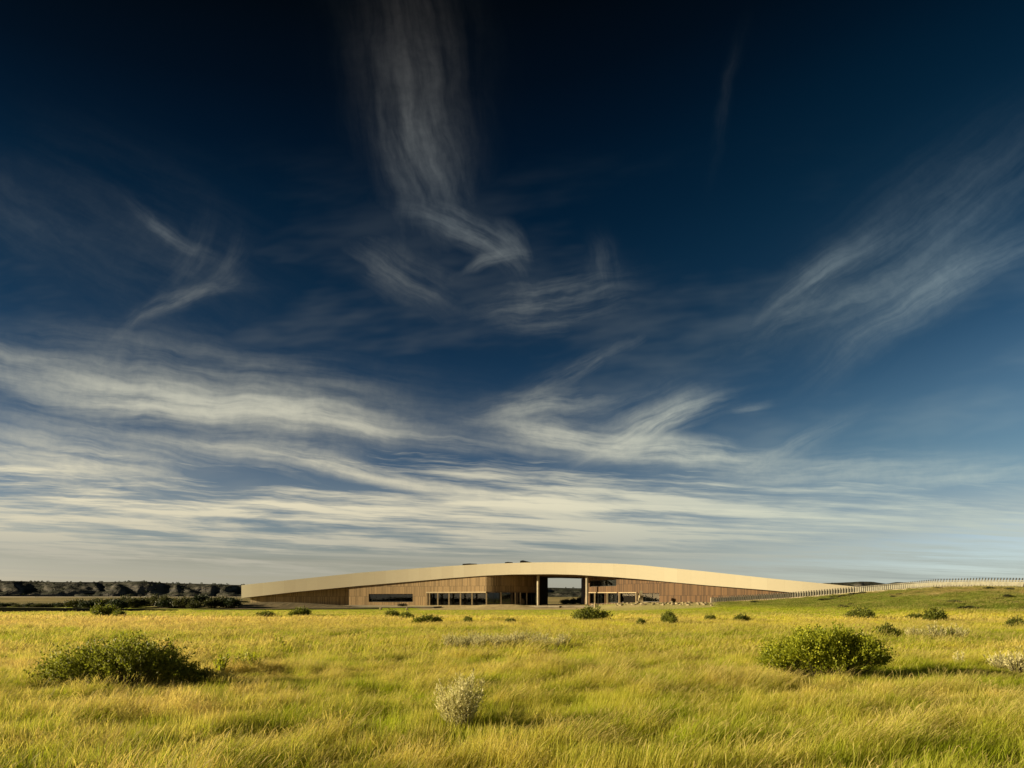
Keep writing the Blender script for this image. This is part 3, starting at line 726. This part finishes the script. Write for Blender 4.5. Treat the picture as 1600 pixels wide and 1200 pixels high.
def build_museum():
    root = empty('museum_building', (0, 160, 0))
    O = (0, 160, 0)
    def off(p): return (p[0] - O[0], p[1] - O[1], p[2] - O[2])
    cols = sorted(set(list(range(377, 1421, 9)) + [1420]))
    top = [pt(c, topR(c), fasD(c)) for c in cols]
    bot = [pt(c, botR(c), fasD(c) + .35) for c in cols]
    S = arc(top)
    rt = []; rb = []
    for c, t, b in zip(cols, top, bot):
        dx = .12 * depthT(c) + (t[0] * .04); d = float(depthT(c))
        rt.append((t[0] + dx, t[1] + d, t[2] - .4)); rb.append((t[0] + dx, t[1] + d - .4, b[2]))
    fm = MB(); rm = MB(); sm = MB()
    for i in range(len(cols) - 1):
        h0 = top[i][2] - bot[i][2]; h1 = top[i + 1][2] - bot[i + 1][2]
        fm.quad(bot[i], bot[i + 1], top[i + 1], top[i], [(S[i], 0), (S[i + 1], 0), (S[i + 1], h1), (S[i], h0)])
        fm.quad(rb[i + 1], rb[i], rt[i], rt[i + 1])
        # roof surface with a slight fall inwards behind the rim, kept below the rim
        a = tuple(top[i][k] * .97 + rt[i][k] * .03 for k in range(3)); b = tuple(top[i + 1][k] * .97 + rt[i + 1][k] * .03 for k in range(3))
        fm.quad(top[i], top[i + 1], b, a)
        a2 = (a[0], a[1], a[2] - .15); b2 = (b[0], b[1], b[2] - .15)
        fm.quad(a, b, b2, a2)
        rm.quad(a2, b2, rt[i + 1], rt[i])
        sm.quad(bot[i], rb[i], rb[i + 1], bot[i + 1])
    fm.quad(bot[0], top[0], rt[0], rb[0]); fm.quad(bot[-1], top[-1], rt[-1], rb[-1])
    for mb in (fm, rm, sm): mb.V = [off(v) for v in mb.V]
    roof = rm.build('roof', M_EARTHROOF, root)
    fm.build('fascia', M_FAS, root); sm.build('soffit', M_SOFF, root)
    # skylights on the roof
    for (c0, c1, c2, row, tall) in ((722, 733, 745, 880.3, 'both'), (788, 793, 801, 877.9, 'both'), (812, 817, 836, 875.4, 'left')):
        D = fasD(c0) + 5; z0 = pt(c0, topR(c0), fasD(c0))[2] - .5
        m = MB(); P = [pt(c, row, D) for c in (c0, c1, c2)]; zt = P[0][2]
        prof = [(P[0][0], z0), (P[0][0] + .15, zt - .12), (P[1][0], zt), (P[2][0], zt - (.75 if tall == 'left' else .1)), (P[2][0] + .1, z0)]
        for k in range(4):
            (xa, za), (xb, zb) = prof[k], prof[k + 1]
            m.quad((xa, D, za), (xb, D, zb), (xb, D + 3.2, zb), (xa, D + 3.2, za))
        for yy in (D, D + 3.2):
            n = len(m.V); m.V += [(x, yy, z) for x, z in prof]; m.F.append(tuple(range(n, n + 5))); m.UV += [(0, 0)] * 5
        m.V = [off(v) for v in m.V]; m.build('skylight', M_DARK, root)
    # ---- walls (columns of the photograph give where things stand on the facade)
    zsof = lambda c, e=0: EYE + (HZ - botR(c)) / F * fasD(c) + .06
    def line(cs, dd): return [((c - 800) / F * (d), d, float(zsof(c))) for c, d in zip(cs, dd)]
    def hole(pts, colrows):
        S = arc(pts); cc = [800 + F * p[0] / p[1] for p in pts]; out = []
        for c0, c1, r0, r1 in colrows:
            s0, s1 = float(np.interp(c0, cc, S)), float(np.interp(c1, cc, S)); Dm = float(np.interp((s0 + s1) / 2, S, [p[1] for p in pts]))
            out.append((s0, s1, EYE + (HZ - r1) / F * Dm, EYE + (HZ - r0) / F * Dm))
        return out
    def panes(pts, holes, mull, name='window', inset=.28, frame=.09, fmat=None):
        S = arc(pts); xi = lambda s: tuple(float(np.interp(s, S, [p[k] for p in pts])) for k in range(2))
        for (s0, s1, z0, z1), ms in zip(holes, mull):
            A, B = xi(s0), xi(s1); d = math.dist(A, B); n = (-(B[1] - A[1]) / d * inset, (B[0] - A[0]) / d * inset)
            q = lambda s: off((xi(s)[0] + n[0], xi(s)[1] + n[1], 0))
            fr = MB()
            for za in (z0 + frame / 2, z1 - frame / 2):
                a, b = q(s0), q(s1); fr.beam((a[0], a[1], za), (b[0], b[1], za), .1, frame)
            for k, s in enumerate([s0 + frame / 2] + [s0 + (s1 - s0) * t for t in ms] + [s1 - frame / 2]):
                a = q(s); fr.box((a[0], a[1], (z0 + z1) / 2), (.1, .1, z1 - z0 - 2 * frame))
            w = fr.build(name, fmat or M_DARK, root)
            g = MB(); steps = 1 if len(pts) < 4 else 6
            for k in range(steps):
                a = q(s0 + (s1 - s0) * k / steps); b = q(s0 + (s1 - s0) * (k + 1) / steps)
                g.quad((a[0], a[1], z0), (b[0], b[1], z0), (b[0], b[1], z1), (a[0], a[1], z1))
            g.build('pane', M_GLASS, w)
    def wall(name, pts, zb, holes, mat, reveal=.35):
        m = MB(); wall_mesh(m, pts, zb, holes, reveal); m.V = [off(v) for v in m.V]; return m.build(name, mat, root)
    # left wing, set back under the deep eave
    cs = list(range(391, 546, 11)) + [545]
    lw = [((c - 800) / F * (fasD(c) + d), fasD(c) + d, float(zsof(c))) for c, d in zip(cs, np.linspace(3.2, 6.6, len(cs)))]
    wall('wing_wall', lw, -1, [], M_WOODD)
    p0 = lw[0]; wall('end_wall', [(p0[0] + .6, p0[1] + 8, p0[2]), p0], -1, [], M_WOODD)
    # front wall of the left half
    cs = list(range(545, 760, 12)) + [760]
    fw = [((c - 800) / F * (fasD(c) + 1.0), fasD(c) + 1.0, float(zsof(c))) for c in cs]
    wall('return_wall', [lw[-1], (fw[0][0] + .01, fw[0][1], fw[0][2])], -1, [], M_WOODL)
    D760 = fw[-1][1]
    cvc = np.linspace(760, 843, 25); t_ = (cvc - 760) / 83.
    cvd = 14.2 * (1 - np.sqrt(np.clip(1 - (t_ * .985) ** 2.0, 0, 1)))
    cvd[0] = 0
    cv = [((c - 800) / F * (D760 + d), D760 + d, float(zsof(c))) for c, d in zip(cvc, cvd)]; cv[0] = fw[-1]
    store_posts = [671, 684, 701.5, 719.5, 737.5, 760]
    h1 = hole(fw, [(576, 645, 928, 940.5), (668, 760, 926.8, 946.5)])
    wall('front_wall', fw, -1, h1, M_WOODL, .6)
    panes(fw, [h1[0]], [(.16, .45, .72)], 'window', .4, .12)
    panes(fw, [h1[1]], [(.18, .36, .55, .74)], 'storefront', 1.2, .12)
    h2 = hole(cv, [(761, 782, 926, 946), (784, 842, 926, 946)])
    wall('curved_wall', cv, -1, h2, M_WOODL, .3)
    panes(cv, h2, [(.5,), (.18, .36, .52, .68, .84)], 'storefront', .25, .12)
    # pale canopy beam and posts of the storefront
    Sx = arc(fw); cc = [800 + F * p[0] / p[1] for p in fw]
    def onf(c, out=.18, P=fw):
        D = float(np.interp(c, [800 + F * p[0] / p[1] for p in P], [p[1] for p in P])) - out; return ((c - 800) / F * D, D)
    m = MB(); z = EYE + (HZ - 925.6) / F * onf(700)[1]
    for a, b in zip(range(666, 758, 10), range(676, 768, 10)):
        A, B = onf(a), onf(min(b, 760)); m.beam(off((*A, z)), off((*B, z)), .5, .32)
    m.build('canopy_beam', M_TRIM, root)
    for c in [667] + store_posts:
        A = onf(c, .12); m = MB(); zt = z - .17; m.box(off((A[0], A[1], (zt - .2) / 2)), (.34, .34, zt + .2)); m.build('post', M_TRIM, root)
    for c, P in ((782.5, cv), (805, cv), (813, cv), (823, cv)):
        A = onf(c, .1, cv); m = MB(); m.box(off((A[0], A[1], (z - .2) / 2)), (.3, .3, z + .2)); m.build('post', M_TRIM, root)
    m = MB()
    for a, b in zip((760, 772, 784, 796, 808, 820, 832), (772, 784, 796, 808, 820, 832, 842)):
        A, B = onf(a, .1, cv), onf(b, .1, cv); m.beam(off((*A, z)), off((*B, z)), .25, .22)
    m.build('canopy_beam', M_SOFF, root)
    # passage through the building
    rearL = (10.0, 190.5, zsof(857)); e = cv[-1]
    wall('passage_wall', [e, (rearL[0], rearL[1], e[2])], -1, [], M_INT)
    frR = ((919 - 800) / F * 164.5, 164.5, float(zsof(912)))
    wall('passage_wall', [(19.35, 190.5, frR[2]), (frR[0], frR[1], frR[2])], -1, [], M_WOODR)
    # rear walls close the two halves
    r1 = [(lw[0][0] + 3, lw[0][1] + 9, lw[0][2]), (-45, 200, zsof(550)), (-31, 204.5, zsof(620)), (-12, 201, zsof(730)), (10.0, 190.4, zsof(857))]
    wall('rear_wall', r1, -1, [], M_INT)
    r2 = [(19.35, 190.6, zsof(905)), (30, 173.5, zsof(985)), (41, 155, zsof(1090)), (49, 140, zsof(1190)), (57, 126, zsof(1300))]
    wall('rear_wall', r2, -1, [], M_INT)
    # right half
    cs = [919, 925, 931, 937, 945, 955, 965, 980, 1000, 1020, 1031, 1050, 1080, 1110, 1140, 1170, 1200, 1230, 1260]
    dd = [164.5, 163.0, 161.6, 160.2, 158.4, 156.2, fasD(965) + 2.6, fasD(980) + 2.3, fasD(1000) + 2.0, fasD(1020) + 1.6, fasD(1031) + 1.5] + [fasD(c) + 1.3 for c in cs[11:]]
    rw = line(cs, dd)
    h3 = hole(rw, [(921, 963, 906.3, 916.3), (921, 945, 926.8, 943), (946, 966, 926.8, 942), (968, 993, 926.8, 941.3), (997, 1030, 926.8, 940.5)])
    wall('front_wall', rw, -1, h3, M_WOODR, .45)
    panes(rw, h3, [(.33, .66), (.5,), (.5,), (.5,), (.33, .66)], 'window', .35, .1)
    zb = EYE + (HZ - 926) / F * 152
    m = MB()
    for a, b in ((920, 937), (937, 955), (955, 975), (975, 995)):
        A, B = onf(a, .1, rw), onf(b, .1, rw); m.beam(off((*A, EYE + (HZ - 925.9) / F * A[1])), off((*B, EYE + (HZ - 925.9) / F * B[1])), .3, .2)
    m.build('canopy_beam', M_TRIM, root)
    for c in (929.5, 949, 968, 994.5):
        A = onf(c, .1, rw); zt = EYE + (HZ - 926.4) / F * A[1]; m = MB(); m.box(off((A[0], A[1], zt / 2)), (.3, .3, zt)); m.build('post', M_TRIM, root)
    for c, D in ((841, 170.5), (917.3, 160.5)):
        m = MB(); zt = EYE + (HZ - botR(c)) / F * fasD(c) + .3; m.cyl((c - 800) / F * D - O[0], D - O[1], -1, zt, .34); m.build('column', M_CONC, root, smooth=True)
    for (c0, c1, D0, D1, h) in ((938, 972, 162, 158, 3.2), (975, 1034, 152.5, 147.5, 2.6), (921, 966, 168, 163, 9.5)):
        A, B = ((c0 - 800) / F * D0, D0), ((c1 - 800) / F * D1, D1); m = MB(); m.beam(off((*A, h / 2)), off((*B, h / 2)), .2, h); m.build('inner_wall_or_blackout', M_BLACKOUT, root)  # black sheets added behind the glass to keep the right windows dark
    # floors, a few inner walls seen through the glass
    m = MB(); m.box(off((-14, 188, .12)), (60, 34, .3)); m.box(off((32, 168, .4)), (26, 16, .5)); m.build('floor', M_CONC, root)
    for c, D, w in ((590, 188, 2.5), (625, 189, 3.), (655, 190, 1.5), (690, 186, 2.), (706, 185, 1.2), (726, 184, 1.6), (745, 186, 2.4), (765, 182, 2.0), (780, 183, 1.4)):
        m = MB(); m.box(off(((c - 800) / F * D, D, 2.)), (w, .3, 4.0)); m.build('inner_wall_or_blackout', M_INTL, root)
    tag(root, 'long low museum building with a curved pale roof edge over brown timber walls', 'building')

    # ---- boardwalks and terraces before it
    def boardwalk(name, pts, w, th, skirt_or_shade, label, cat, m1, m2):
        r = empty(name, (pts[0][0], pts[0][1], 0)); a = MB(); b = MB(); c = MB()
        o = lambda p: (p[0] - pts[0][0], p[1] - pts[0][1], p[2])
        for p, q in zip(pts[:-1], pts[1:]):
            P, Q = o(p), o(q)
            a.beam((P[0], P[1], P[2] - th / 2), (Q[0], Q[1], Q[2] - th / 2), w, th)
            b.beam((P[0], P[1] + .12, P[2] - th - skirt_or_shade / 2), (Q[0], Q[1] + .12, Q[2] - th - skirt_or_shade / 2), w - .5, skirt_or_shade)  # where dark, this solid stands in for the shadow under the deck
        a.build('deck', m1, r); b.build('skirt_or_shade', m2, r)
        return tag(r, label, cat)
    W = lambda c, r, D: pt(c, r, D)
    boardwalk('boardwalk', [W(-300, 947, 98), W(-100, 947.8, 98), W(0, 948.6, 98), W(100, 949.6, 100), W(190, 950.8, 106), W(276, 952.3, 113)], 1.0, .05, 1.6,
              'long raised boardwalk with a dark shaded side at the far left, below the bluffs', 'boardwalk', M_CONC, M_DARK)
    boardwalk('boardwalk', [W(300, 952.2, 119.5), W(377, 951.4, 122), W(480, 950.6, 124), W(592, 950.2, 126)], 1.4, .05, 1.4,
              'low boardwalk edge with a thin dark line before the shaded wing and the planted mound', 'boardwalk', M_CONC, M_DARK)
    boardwalk('terrace', [W(556, 947.8, 146), W(600, 947.8, 146), W(684, 947.6, 145)], 9, .14, 1.6,
              'pale terrace with brown edge below the long window and the glazed doors', 'terrace', M_CONC, mat_simple('rust brown edge', (.13, .085, .055), .9))
    boardwalk('terrace', [W(833, 946.6, 144.5), W(880, 946.5, 143), W(962, 946.3, 141.5)], 10, .3, 1.2,
              'pale slab terrace with dark underside before the open passage of the building', 'terrace', M_CONC, M_DARK)
    o = MB(); x, y, z = W(929.5, 950.4, 134.5); o.cyl(0, 0, 0, .9, .16, .13, 10); o.cyl(0, 0, .9, .96, .17, .15, 10)
    tag(o.build('bollard', M_TRIM, None, (x, y, Tz(x, y)), True), 'small pale post in the grass before the slab terrace', 'bollard')
    return root
build_museum()

# ------------------------------------------------------------------ ramp over the hill
def build_ramp():
    cs = np.linspace(1114, 1640, 240)
    rowB = tab([1114, 1240, 1340, 1400, 1460, 1530, 1600, 1700], [941.8, 934.0, 926.0, 921.5, 918.0, 917.0, 918.3, 921])
    P = np.array([[(c - 800) / F * (crestY(c) - .6), crestY(c) - .6, 0] for c in cs])
    P[:, 2] = EYE + (HZ - rowB(cs)) / F * P[:, 1]
    S = np.concatenate([[0], np.cumsum(np.linalg.norm(np.diff(P[:, :2], axis=0), axis=1))]); L = S[-1]
    q = lambda s: [float(np.interp(s, S, P[:, k])) for k in range(3)]
    r = empty('ramp_railing', (P[0, 0], P[0, 1], 0)); O = P[0]
    o = lambda p, dz=0, dy=0: (p[0] - O[0], p[1] - O[1] + dy, p[2] + dz)
    kerb = MB(); rail = MB(); pan = MB(); deck = MB(); N = 70
    for i in range(N):
        a, b = q(L * i / N), q(L * (i + 1) / N)
        kerb.beam(o(a, -.02), o(b, -.02), .12, .22); rail.beam(o(a, .93, .05), o(b, .93, .05), .09, .09)
        pan.beam(o(a, .47, .1), o(b, .47, .1), .04, .66)
        deck.beam(o(a, -.2, 1.7), o(b, -.2, 1.7), 3.2, .3)
    grey = mat_simple('weathered railing', (.13, .12, .10), .7); 
    kerb.build('kerb', M_CONC, r); rail.build('top_rail', mat_simple('pale rail', (.30, .28, .22), .6), r)
    pan.build('infill_panel', mat_simple('mesh panel', (.30, .28, .21), .8), r); deck.build('deck', M_CONC, r)
    n = 98; me = None; s_first = L * .24
    for i in range(n):
        s = s_first + (L - s_first) * (i + .3) / n; p = q(s); lean = .28 * ss(np.array((s / L - .55) / .2))
        if me is None:
            m = MB(); m.box((0, 0, .5), (.11, .08, 1.08)); ob = m.build('post', grey, r); me = ob.data
        else:
            ob = bpy.data.objects.new('post', me); COL.objects.link(ob); ob.parent = r
        ob.location = o(p, 0, -.06); ob.rotation_euler = (0, float(lean), 0); ob.scale = (1, 1, 1 + .25 * float(lean) / .28)
    far = MB()
    for i in range(33):
        p = o(q(s_first * i / 33 + .1), 0, -.06); far.box((p[0], p[1], p[2] + .5), (.11, .08, 1.08))
    tag(far.build('post', grey, r), kind='stuff')
    tag(r, 'long slatted railing of the ramp climbing over the grassy hill at right', 'railing')
    x, y, z = pt(1113, 940.5, 124.8); m = MB(); m.box((0, 0, .45), (.55, .4, 1.2)); m.box((0, 0, 1.07), (.62, .47, .05))
    tag(m.build('end_post', M_CONC, None, (x, y, Tz(x, y) - .1)), 'pale stubby stone post at the lower end of the ramp railing', 'post')
build_ramp()

def build_road():
    m = MB(); P = [(-760, 640), (-520, 618), (-420, 606), (-300, 600), (-232, 598), (-150, 598)]
    for (x0, y0), (x1, y1) in zip(P[:-1], P[1:]):
        for k in range(4):
            a = (x0 + (x1 - x0) * k / 4, y0 + (y1 - y0) * k / 4); b = (x0 + (x1 - x0) * (k + 1) / 4, y0 + (y1 - y0) * (k + 1) / 4)
            m.beam((a[0], a[1], Tz(*a) + .25), (b[0], b[1], Tz(*b) + .25), 8, .9)
    tag(m.build('road', mat_simple('pale gravel', (.48, .43, .34), 1., .1, .1)), kind='structure')
build_road()

def build_rocks():
    rng = np.random.default_rng(5); mt = mat_simple('sandstone', (.36, .29, .17), .95, .35, 1.5, .2, .6)
    protos = []
    import bmesh
    for k in range(5):
        bm = bmesh.new(); bmesh.ops.create_icosphere(bm, subdivisions=2, radius=.5)
        for v in bm.verts:
            c = v.co; n = fbm(np.array([c.x * 2.2 + k * 7]), np.array([c.y * 2.2 + c.z * 3.1]), k)[0]
            v.co = c * (.75 + .6 * n); v.co.z *= .7
            for ax in (0, 1, 2): v.co[ax] = max(-.42, min(.42, v.co[ax]))
        me = bpy.data.meshes.new('boulder'); bm.to_mesh(me); bm.free(); me.materials.append(mt); protos.append(me)
    n = 130
    for i in range(n):
        c = rng.uniform(922, 1112); D = float(crestY(c)) - rng.uniform(1.5, 13) ; 
        if c < 962: D = rng.uniform(146.8, 150)
        x = (c - 800) / F * D; z = Tz(x, D); s = rng.uniform(.2, .7) * (.7 if c < 962 else 1)
        ob = bpy.data.objects.new('boulder', protos[i % 5]); COL.objects.link(ob); ob.location = (x, D, max(z, .42 if c < 962 else z) + s * .12)
        ob.scale = (s * rng.uniform(.9, 1.9), s, s * rng.uniform(.7, 1.1)); ob.rotation_euler = (0, 0, rng.uniform(0, 6))
        tag(ob, 'one of the pale sandstone boulders strewn before the right wing, between passage and ramp', 'boulder', 'pale sandstone boulders before the right wing')
    for k, (c, r, s, lab) in enumerate([(595, 951.6, .55, 'small pale stone before the terrace, left one of the pair'), (636, 951.6, .5, 'small pale stone before the terrace, right one of the pair')]):
        x, y, z = pt(c, r, 121); ob = bpy.data.objects.new('stone', protos[k]); COL.objects.link(ob); ob.location = (x, y, Tz(x, y) + .2); ob.scale = (s, s, s * 1.3)
        tag(ob, lab, 'stone')
    # stack of pale stone by the doors of the right wing
    m = MB(); z = 0
    for k in range(5): m.box((rng.uniform(-.1, .1), 0, z + .3), (1.0 - k * .12, .8, .5), rng.uniform(-.2, .2)); z += .5
    x, y, _ = pt(1001, 940, 142); tag(m.build('stone_pile', mt, None, (x, y, Tz(x, y) - .1)), 'rough upright pile of pale stone beside the last door of the right wing', 'stone pile')
    # dark construction debris on the terrace, shaped from twigs and leaves
    x, y, z = pt(630, 947.2, 141.2)
    plant('debris_heap', shrub_geo(99, 2.6, 1.4, .6, 160, 5, .16, lumps=4), (x, y, z), 'low heap of dark construction debris on the pale terrace under the long window', 'debris heap', M_STEM)
build_rocks()

# ------------------------------------------------------------------ grass
def mat_grass():
    m, g, b = mat_new('grass')
    at_ = g.new('ShaderNodeAttribute', attribute_name='blade'); a = g.sep(at_.outputs['Color'])
    oi = g.new('ShaderNodeObjectInfo')
    rnd = g.add(g.mul(a[1], .65), g.mul(oi.outputs['Random'], .35))
    c, pos, _, w2 = meadow_color(g, None, a[0], rnd)
    c = g.mix(a[2], c, (.52, .40, .17))
    c = g.mix(g.mul(a[1], .34), c, g.vm('MULTIPLY', c, (.55, .55, .5)))
    g.put(b.inputs['Base Color'], c); b.inputs['Roughness'].default_value = .6; b.inputs['Specular IOR Level'].default_value = .2
    tr = g.new('ShaderNodeBsdfTranslucent'); g.put(tr.inputs[0], g.vm('MULTIPLY', c, (1.35, 1.35, .9)))
    mx = g.new('ShaderNodeMixShader'); mx.inputs[0].default_value = .5
    g.l.new(b.outputs[0], mx.inputs[1]); g.l.new(tr.outputs[0], mx.inputs[2])
    g.l.new(mx.outputs[0], m.node_tree.nodes['Material Output'].inputs[0])
    return m
def tuft(seed, n, rad, h, w, seeds=.2, lean=.5):
    rng = np.random.default_rng(seed); V = []; FA = []; A = []
    for i in range(n):
        a = rng.uniform(0, 6.283); q = math.sqrt(rng.uniform()) * rad; bx, by = math.cos(a) * q, math.sin(a) * q
        seedhead = rng.uniform() < seeds
        H = h * rng.uniform(.5, 1.2) * (1.3 if seedhead else 1)
        la = rng.normal(0, .95); le = H * lean * rng.uniform(.35, 1.5); dx, dy = math.cos(la) * le, math.sin(la) * le
        fa = rng.uniform(0, 3.14159); wx, wy = math.cos(fa) * w / 2, math.sin(fa) * w / 2
        r = rng.uniform(); base = len(V)
        for t, k in ((0, 1), (.4, .9), (.75, .65 if not seedhead else .45)):
            x = bx + dx * t * t; y = by + dy * t * t; z = H * (t - .12 * t * t) - .02
            V += [(x - wx * k, y - wy * k, z), (x + wx * k, y + wy * k, z)]; A += [(t, r, 0, 1)] * 2
        if seedhead:
            x, y, z = bx + dx * .9, by + dy * .9, H * .86; k = 1.2
            V += [(x - wx * k, y - wy * k, z), (x + wx * k, y + wy * k, z)]; A += [(1, r, .75, 1)] * 2
            A[-4] = A[-3] = (.75, r, .35, 1)
            V.append((bx + dx * 1.15, by + dy * 1.15, H * .93)); A.append((1, r, 1, 1))
            FA += [(base, base + 1, base + 3, base + 2), (base + 2, base + 3, base + 5, base + 4), (base + 4, base + 5, base + 7, base + 6), (base + 6, base + 7, base + 8)]
        else:
            V.append((bx + dx, by + dy, H * .88)); A.append((1, r, 0, 1))
            FA += [(base, base + 1, base + 3, base + 2), (base + 2, base + 3, base + 5, base + 4), (base + 4, base + 5, base + 6)]
    me = bpy.data.meshes.new('tuft'); me.from_pydata(V, [], FA); me.update()
    ca = me.color_attributes.new('blade', 'FLOAT_COLOR', 'POINT'); ca.data.foreach_set('color', np.array(A, np.float32).ravel())
    return me
M_GRASS = mat_grass()
def grass(name, protos, pts, scl, label):
    src = bpy.data.collections.new(name + '_source')
    for k, me in enumerate(protos):
        me.materials.append(M_GRASS); src.objects.link(bpy.data.objects.new('%s_%02d' % (name, k), me))
    n = len(pts); me = mesh_np(name, pts, [])
    rot = np.zeros((n, 3), np.float32); rot[:, 2] = RNG.normal(0, .45, n); rot[:, 0] = RNG.normal(0, .08, n); rot[:, 1] = RNG.normal(.05, .08, n)
    a = me.attributes.new('rot', 'FLOAT_VECTOR', 'POINT'); a.data.foreach_set('vector', rot.ravel())
    a = me.attributes.new('scl', 'FLOAT_VECTOR', 'POINT'); a.data.foreach_set('vector', scl.astype(np.float32).ravel())
    a = me.attributes.new('idx', 'INT', 'POINT'); a.data.foreach_set('value', np.clip(np.floor((fbm(pts[:, 0] / .9, pts[:, 1] / .6, 91, 4) * 2.6 - .85 + RNG.normal(0, .16, n)) * len(protos)), 0, len(protos) - 1).astype(np.int32))
    ng = bpy.data.node_groups.new(name, 'GeometryNodeTree')
    ng.interface.new_socket('Geometry', in_out='INPUT', socket_type='NodeSocketGeometry'); ng.interface.new_socket('Geometry', in_out='OUTPUT', socket_type='NodeSocketGeometry')
    N = ng.nodes; L = ng.links; gi = N.new('NodeGroupInput'); go = N.new('NodeGroupOutput')
    ip = N.new('GeometryNodeInstanceOnPoints'); ci = N.new('GeometryNodeCollectionInfo'); ci.inputs[0].default_value = src
    ci.inputs['Separate Children'].default_value = True; ci.inputs['Reset Children'].default_value = True
    L.new(gi.outputs[0], ip.inputs['Points']); L.new(ci.outputs[0], ip.inputs['Instance']); ip.inputs['Pick Instance'].default_value = True
    def na(nm, t):
        q = N.new('GeometryNodeInputNamedAttribute'); q.data_type = t; q.inputs[0].default_value = nm; return q.outputs[0]
    er = N.new('FunctionNodeEulerToRotation'); L.new(na('rot', 'FLOAT_VECTOR'), er.inputs[0]); L.new(er.outputs[0], ip.inputs['Rotation'])
    L.new(na('scl', 'FLOAT_VECTOR'), ip.inputs['Scale']); L.new(na('idx', 'INT'), ip.inputs['Instance Index'])
    L.new(ip.outputs[0], go.inputs[0])
    o = link(name, me); md = o.modifiers.new('scatter', 'NODES'); md.node_group = ng
    return tag(o, label, 'grass', kind='stuff')
def scatter(y0, y1, dens, side=4., colmax=1760):
    umax = (colmax - 800) / F
    n = int(dens * ((y1 ** 2 - y0 ** 2) * umax + 2 * side * (y1 - y0)))
    y = np.sqrt(RNG.uniform(y0 ** 2, y1 ** 2, n)); x = RNG.uniform(-1, 1, n) * (y * umax + side)
    return x, y
def build_grass():
    near = [tuft(100 + k, 34, .17, .25, .0044, sd, ln) for k, (sd, ln) in enumerate(((.0, .2), (.03, .3), (.08, .35), (.15, .42), (.4, .5), (.65, .6)))]
    mid = [tuft(200 + k, 60, .38, .25, .011, sd, ln) for k, (sd, ln) in enumerate(((.05, .4), (.15, .5), (.35, .6), (.6, .8)))]
    far = [tuft(300 + k, 80, 1.0, .27, .032, sd, ln) for k, (sd, ln) in enumerate(((.1, .4), (.3, .6), (.4, .7)))]
    def put(name, protos, y0, y1, dens, label, hfun):
        x, y = scatter(y0, y1, dens); col = 800 + F * x / y
        lim = 104 - 13 * ss((320 - col) / 330) + 5 * (fbm(x / 8, y / 8, 88) - .5)
        crest = crestY(col)
        keep = (y < lim) | ((col > 1120) & (y < crest - 1.4))
        keep &= (fbm(x / .8, y / .5, 55 + 9, 3) > .36) | (RNG.uniform(0, 1, len(x)) < .35)
        x, y, col = x[keep], y[keep], col[keep]; z = T(x, y)
        hh = hfun(x, y, z)
        grass(name, protos, np.stack([x, y, z], -1), np.stack([np.ones_like(hh) * (.8 + .4 * hh), np.ones_like(hh) * (.8 + .4 * hh), hh], -1), label)
        return len(x)
    def H(x, y, z):
        clump = fbm(x / .85, y / .5, 55, 3); wave = fbm(x / 6, y / 4, 66, 3)
        h = .42 + 1.35 * ss((clump - .28) / .42) * (.42 + .55 * wave)
        h = h * np.interp(y, [0, 30, 60, 85, 110], [1, 1, .8, .5, .4])
        h = h * (1 - .55 * np.exp(-((x - 10.9) / 2.4) ** 4 - ((y - 16.6) / 1.7) ** 4)) * (1 - .5 * np.exp(-((x + 5.9) / 1.7) ** 4 - ((y - 15.7) / 1.0) ** 4)) * (1 - .35 * np.exp(-((x - .3) / .9) ** 4 - ((y - 9.5) / .6) ** 4))
        return h * (1 - .25 * ss((z - .4) / .8)) * RNG.uniform(.8, 1.2, len(x))
    a = put('meadow_grass', near, 4.2, 21, 58, 'long wind-blown green and straw grass in the near meadow', H)
    b = put('meadow_grass', mid, 20, 56, 8, 'yellow green grass across the middle of the meadow', H)
    c = put('meadow_grass', far, 54, 128, 2.4, 'short grass on the far meadow and the hill at right', H)
    print('tufts', a, b, c)
build_grass()
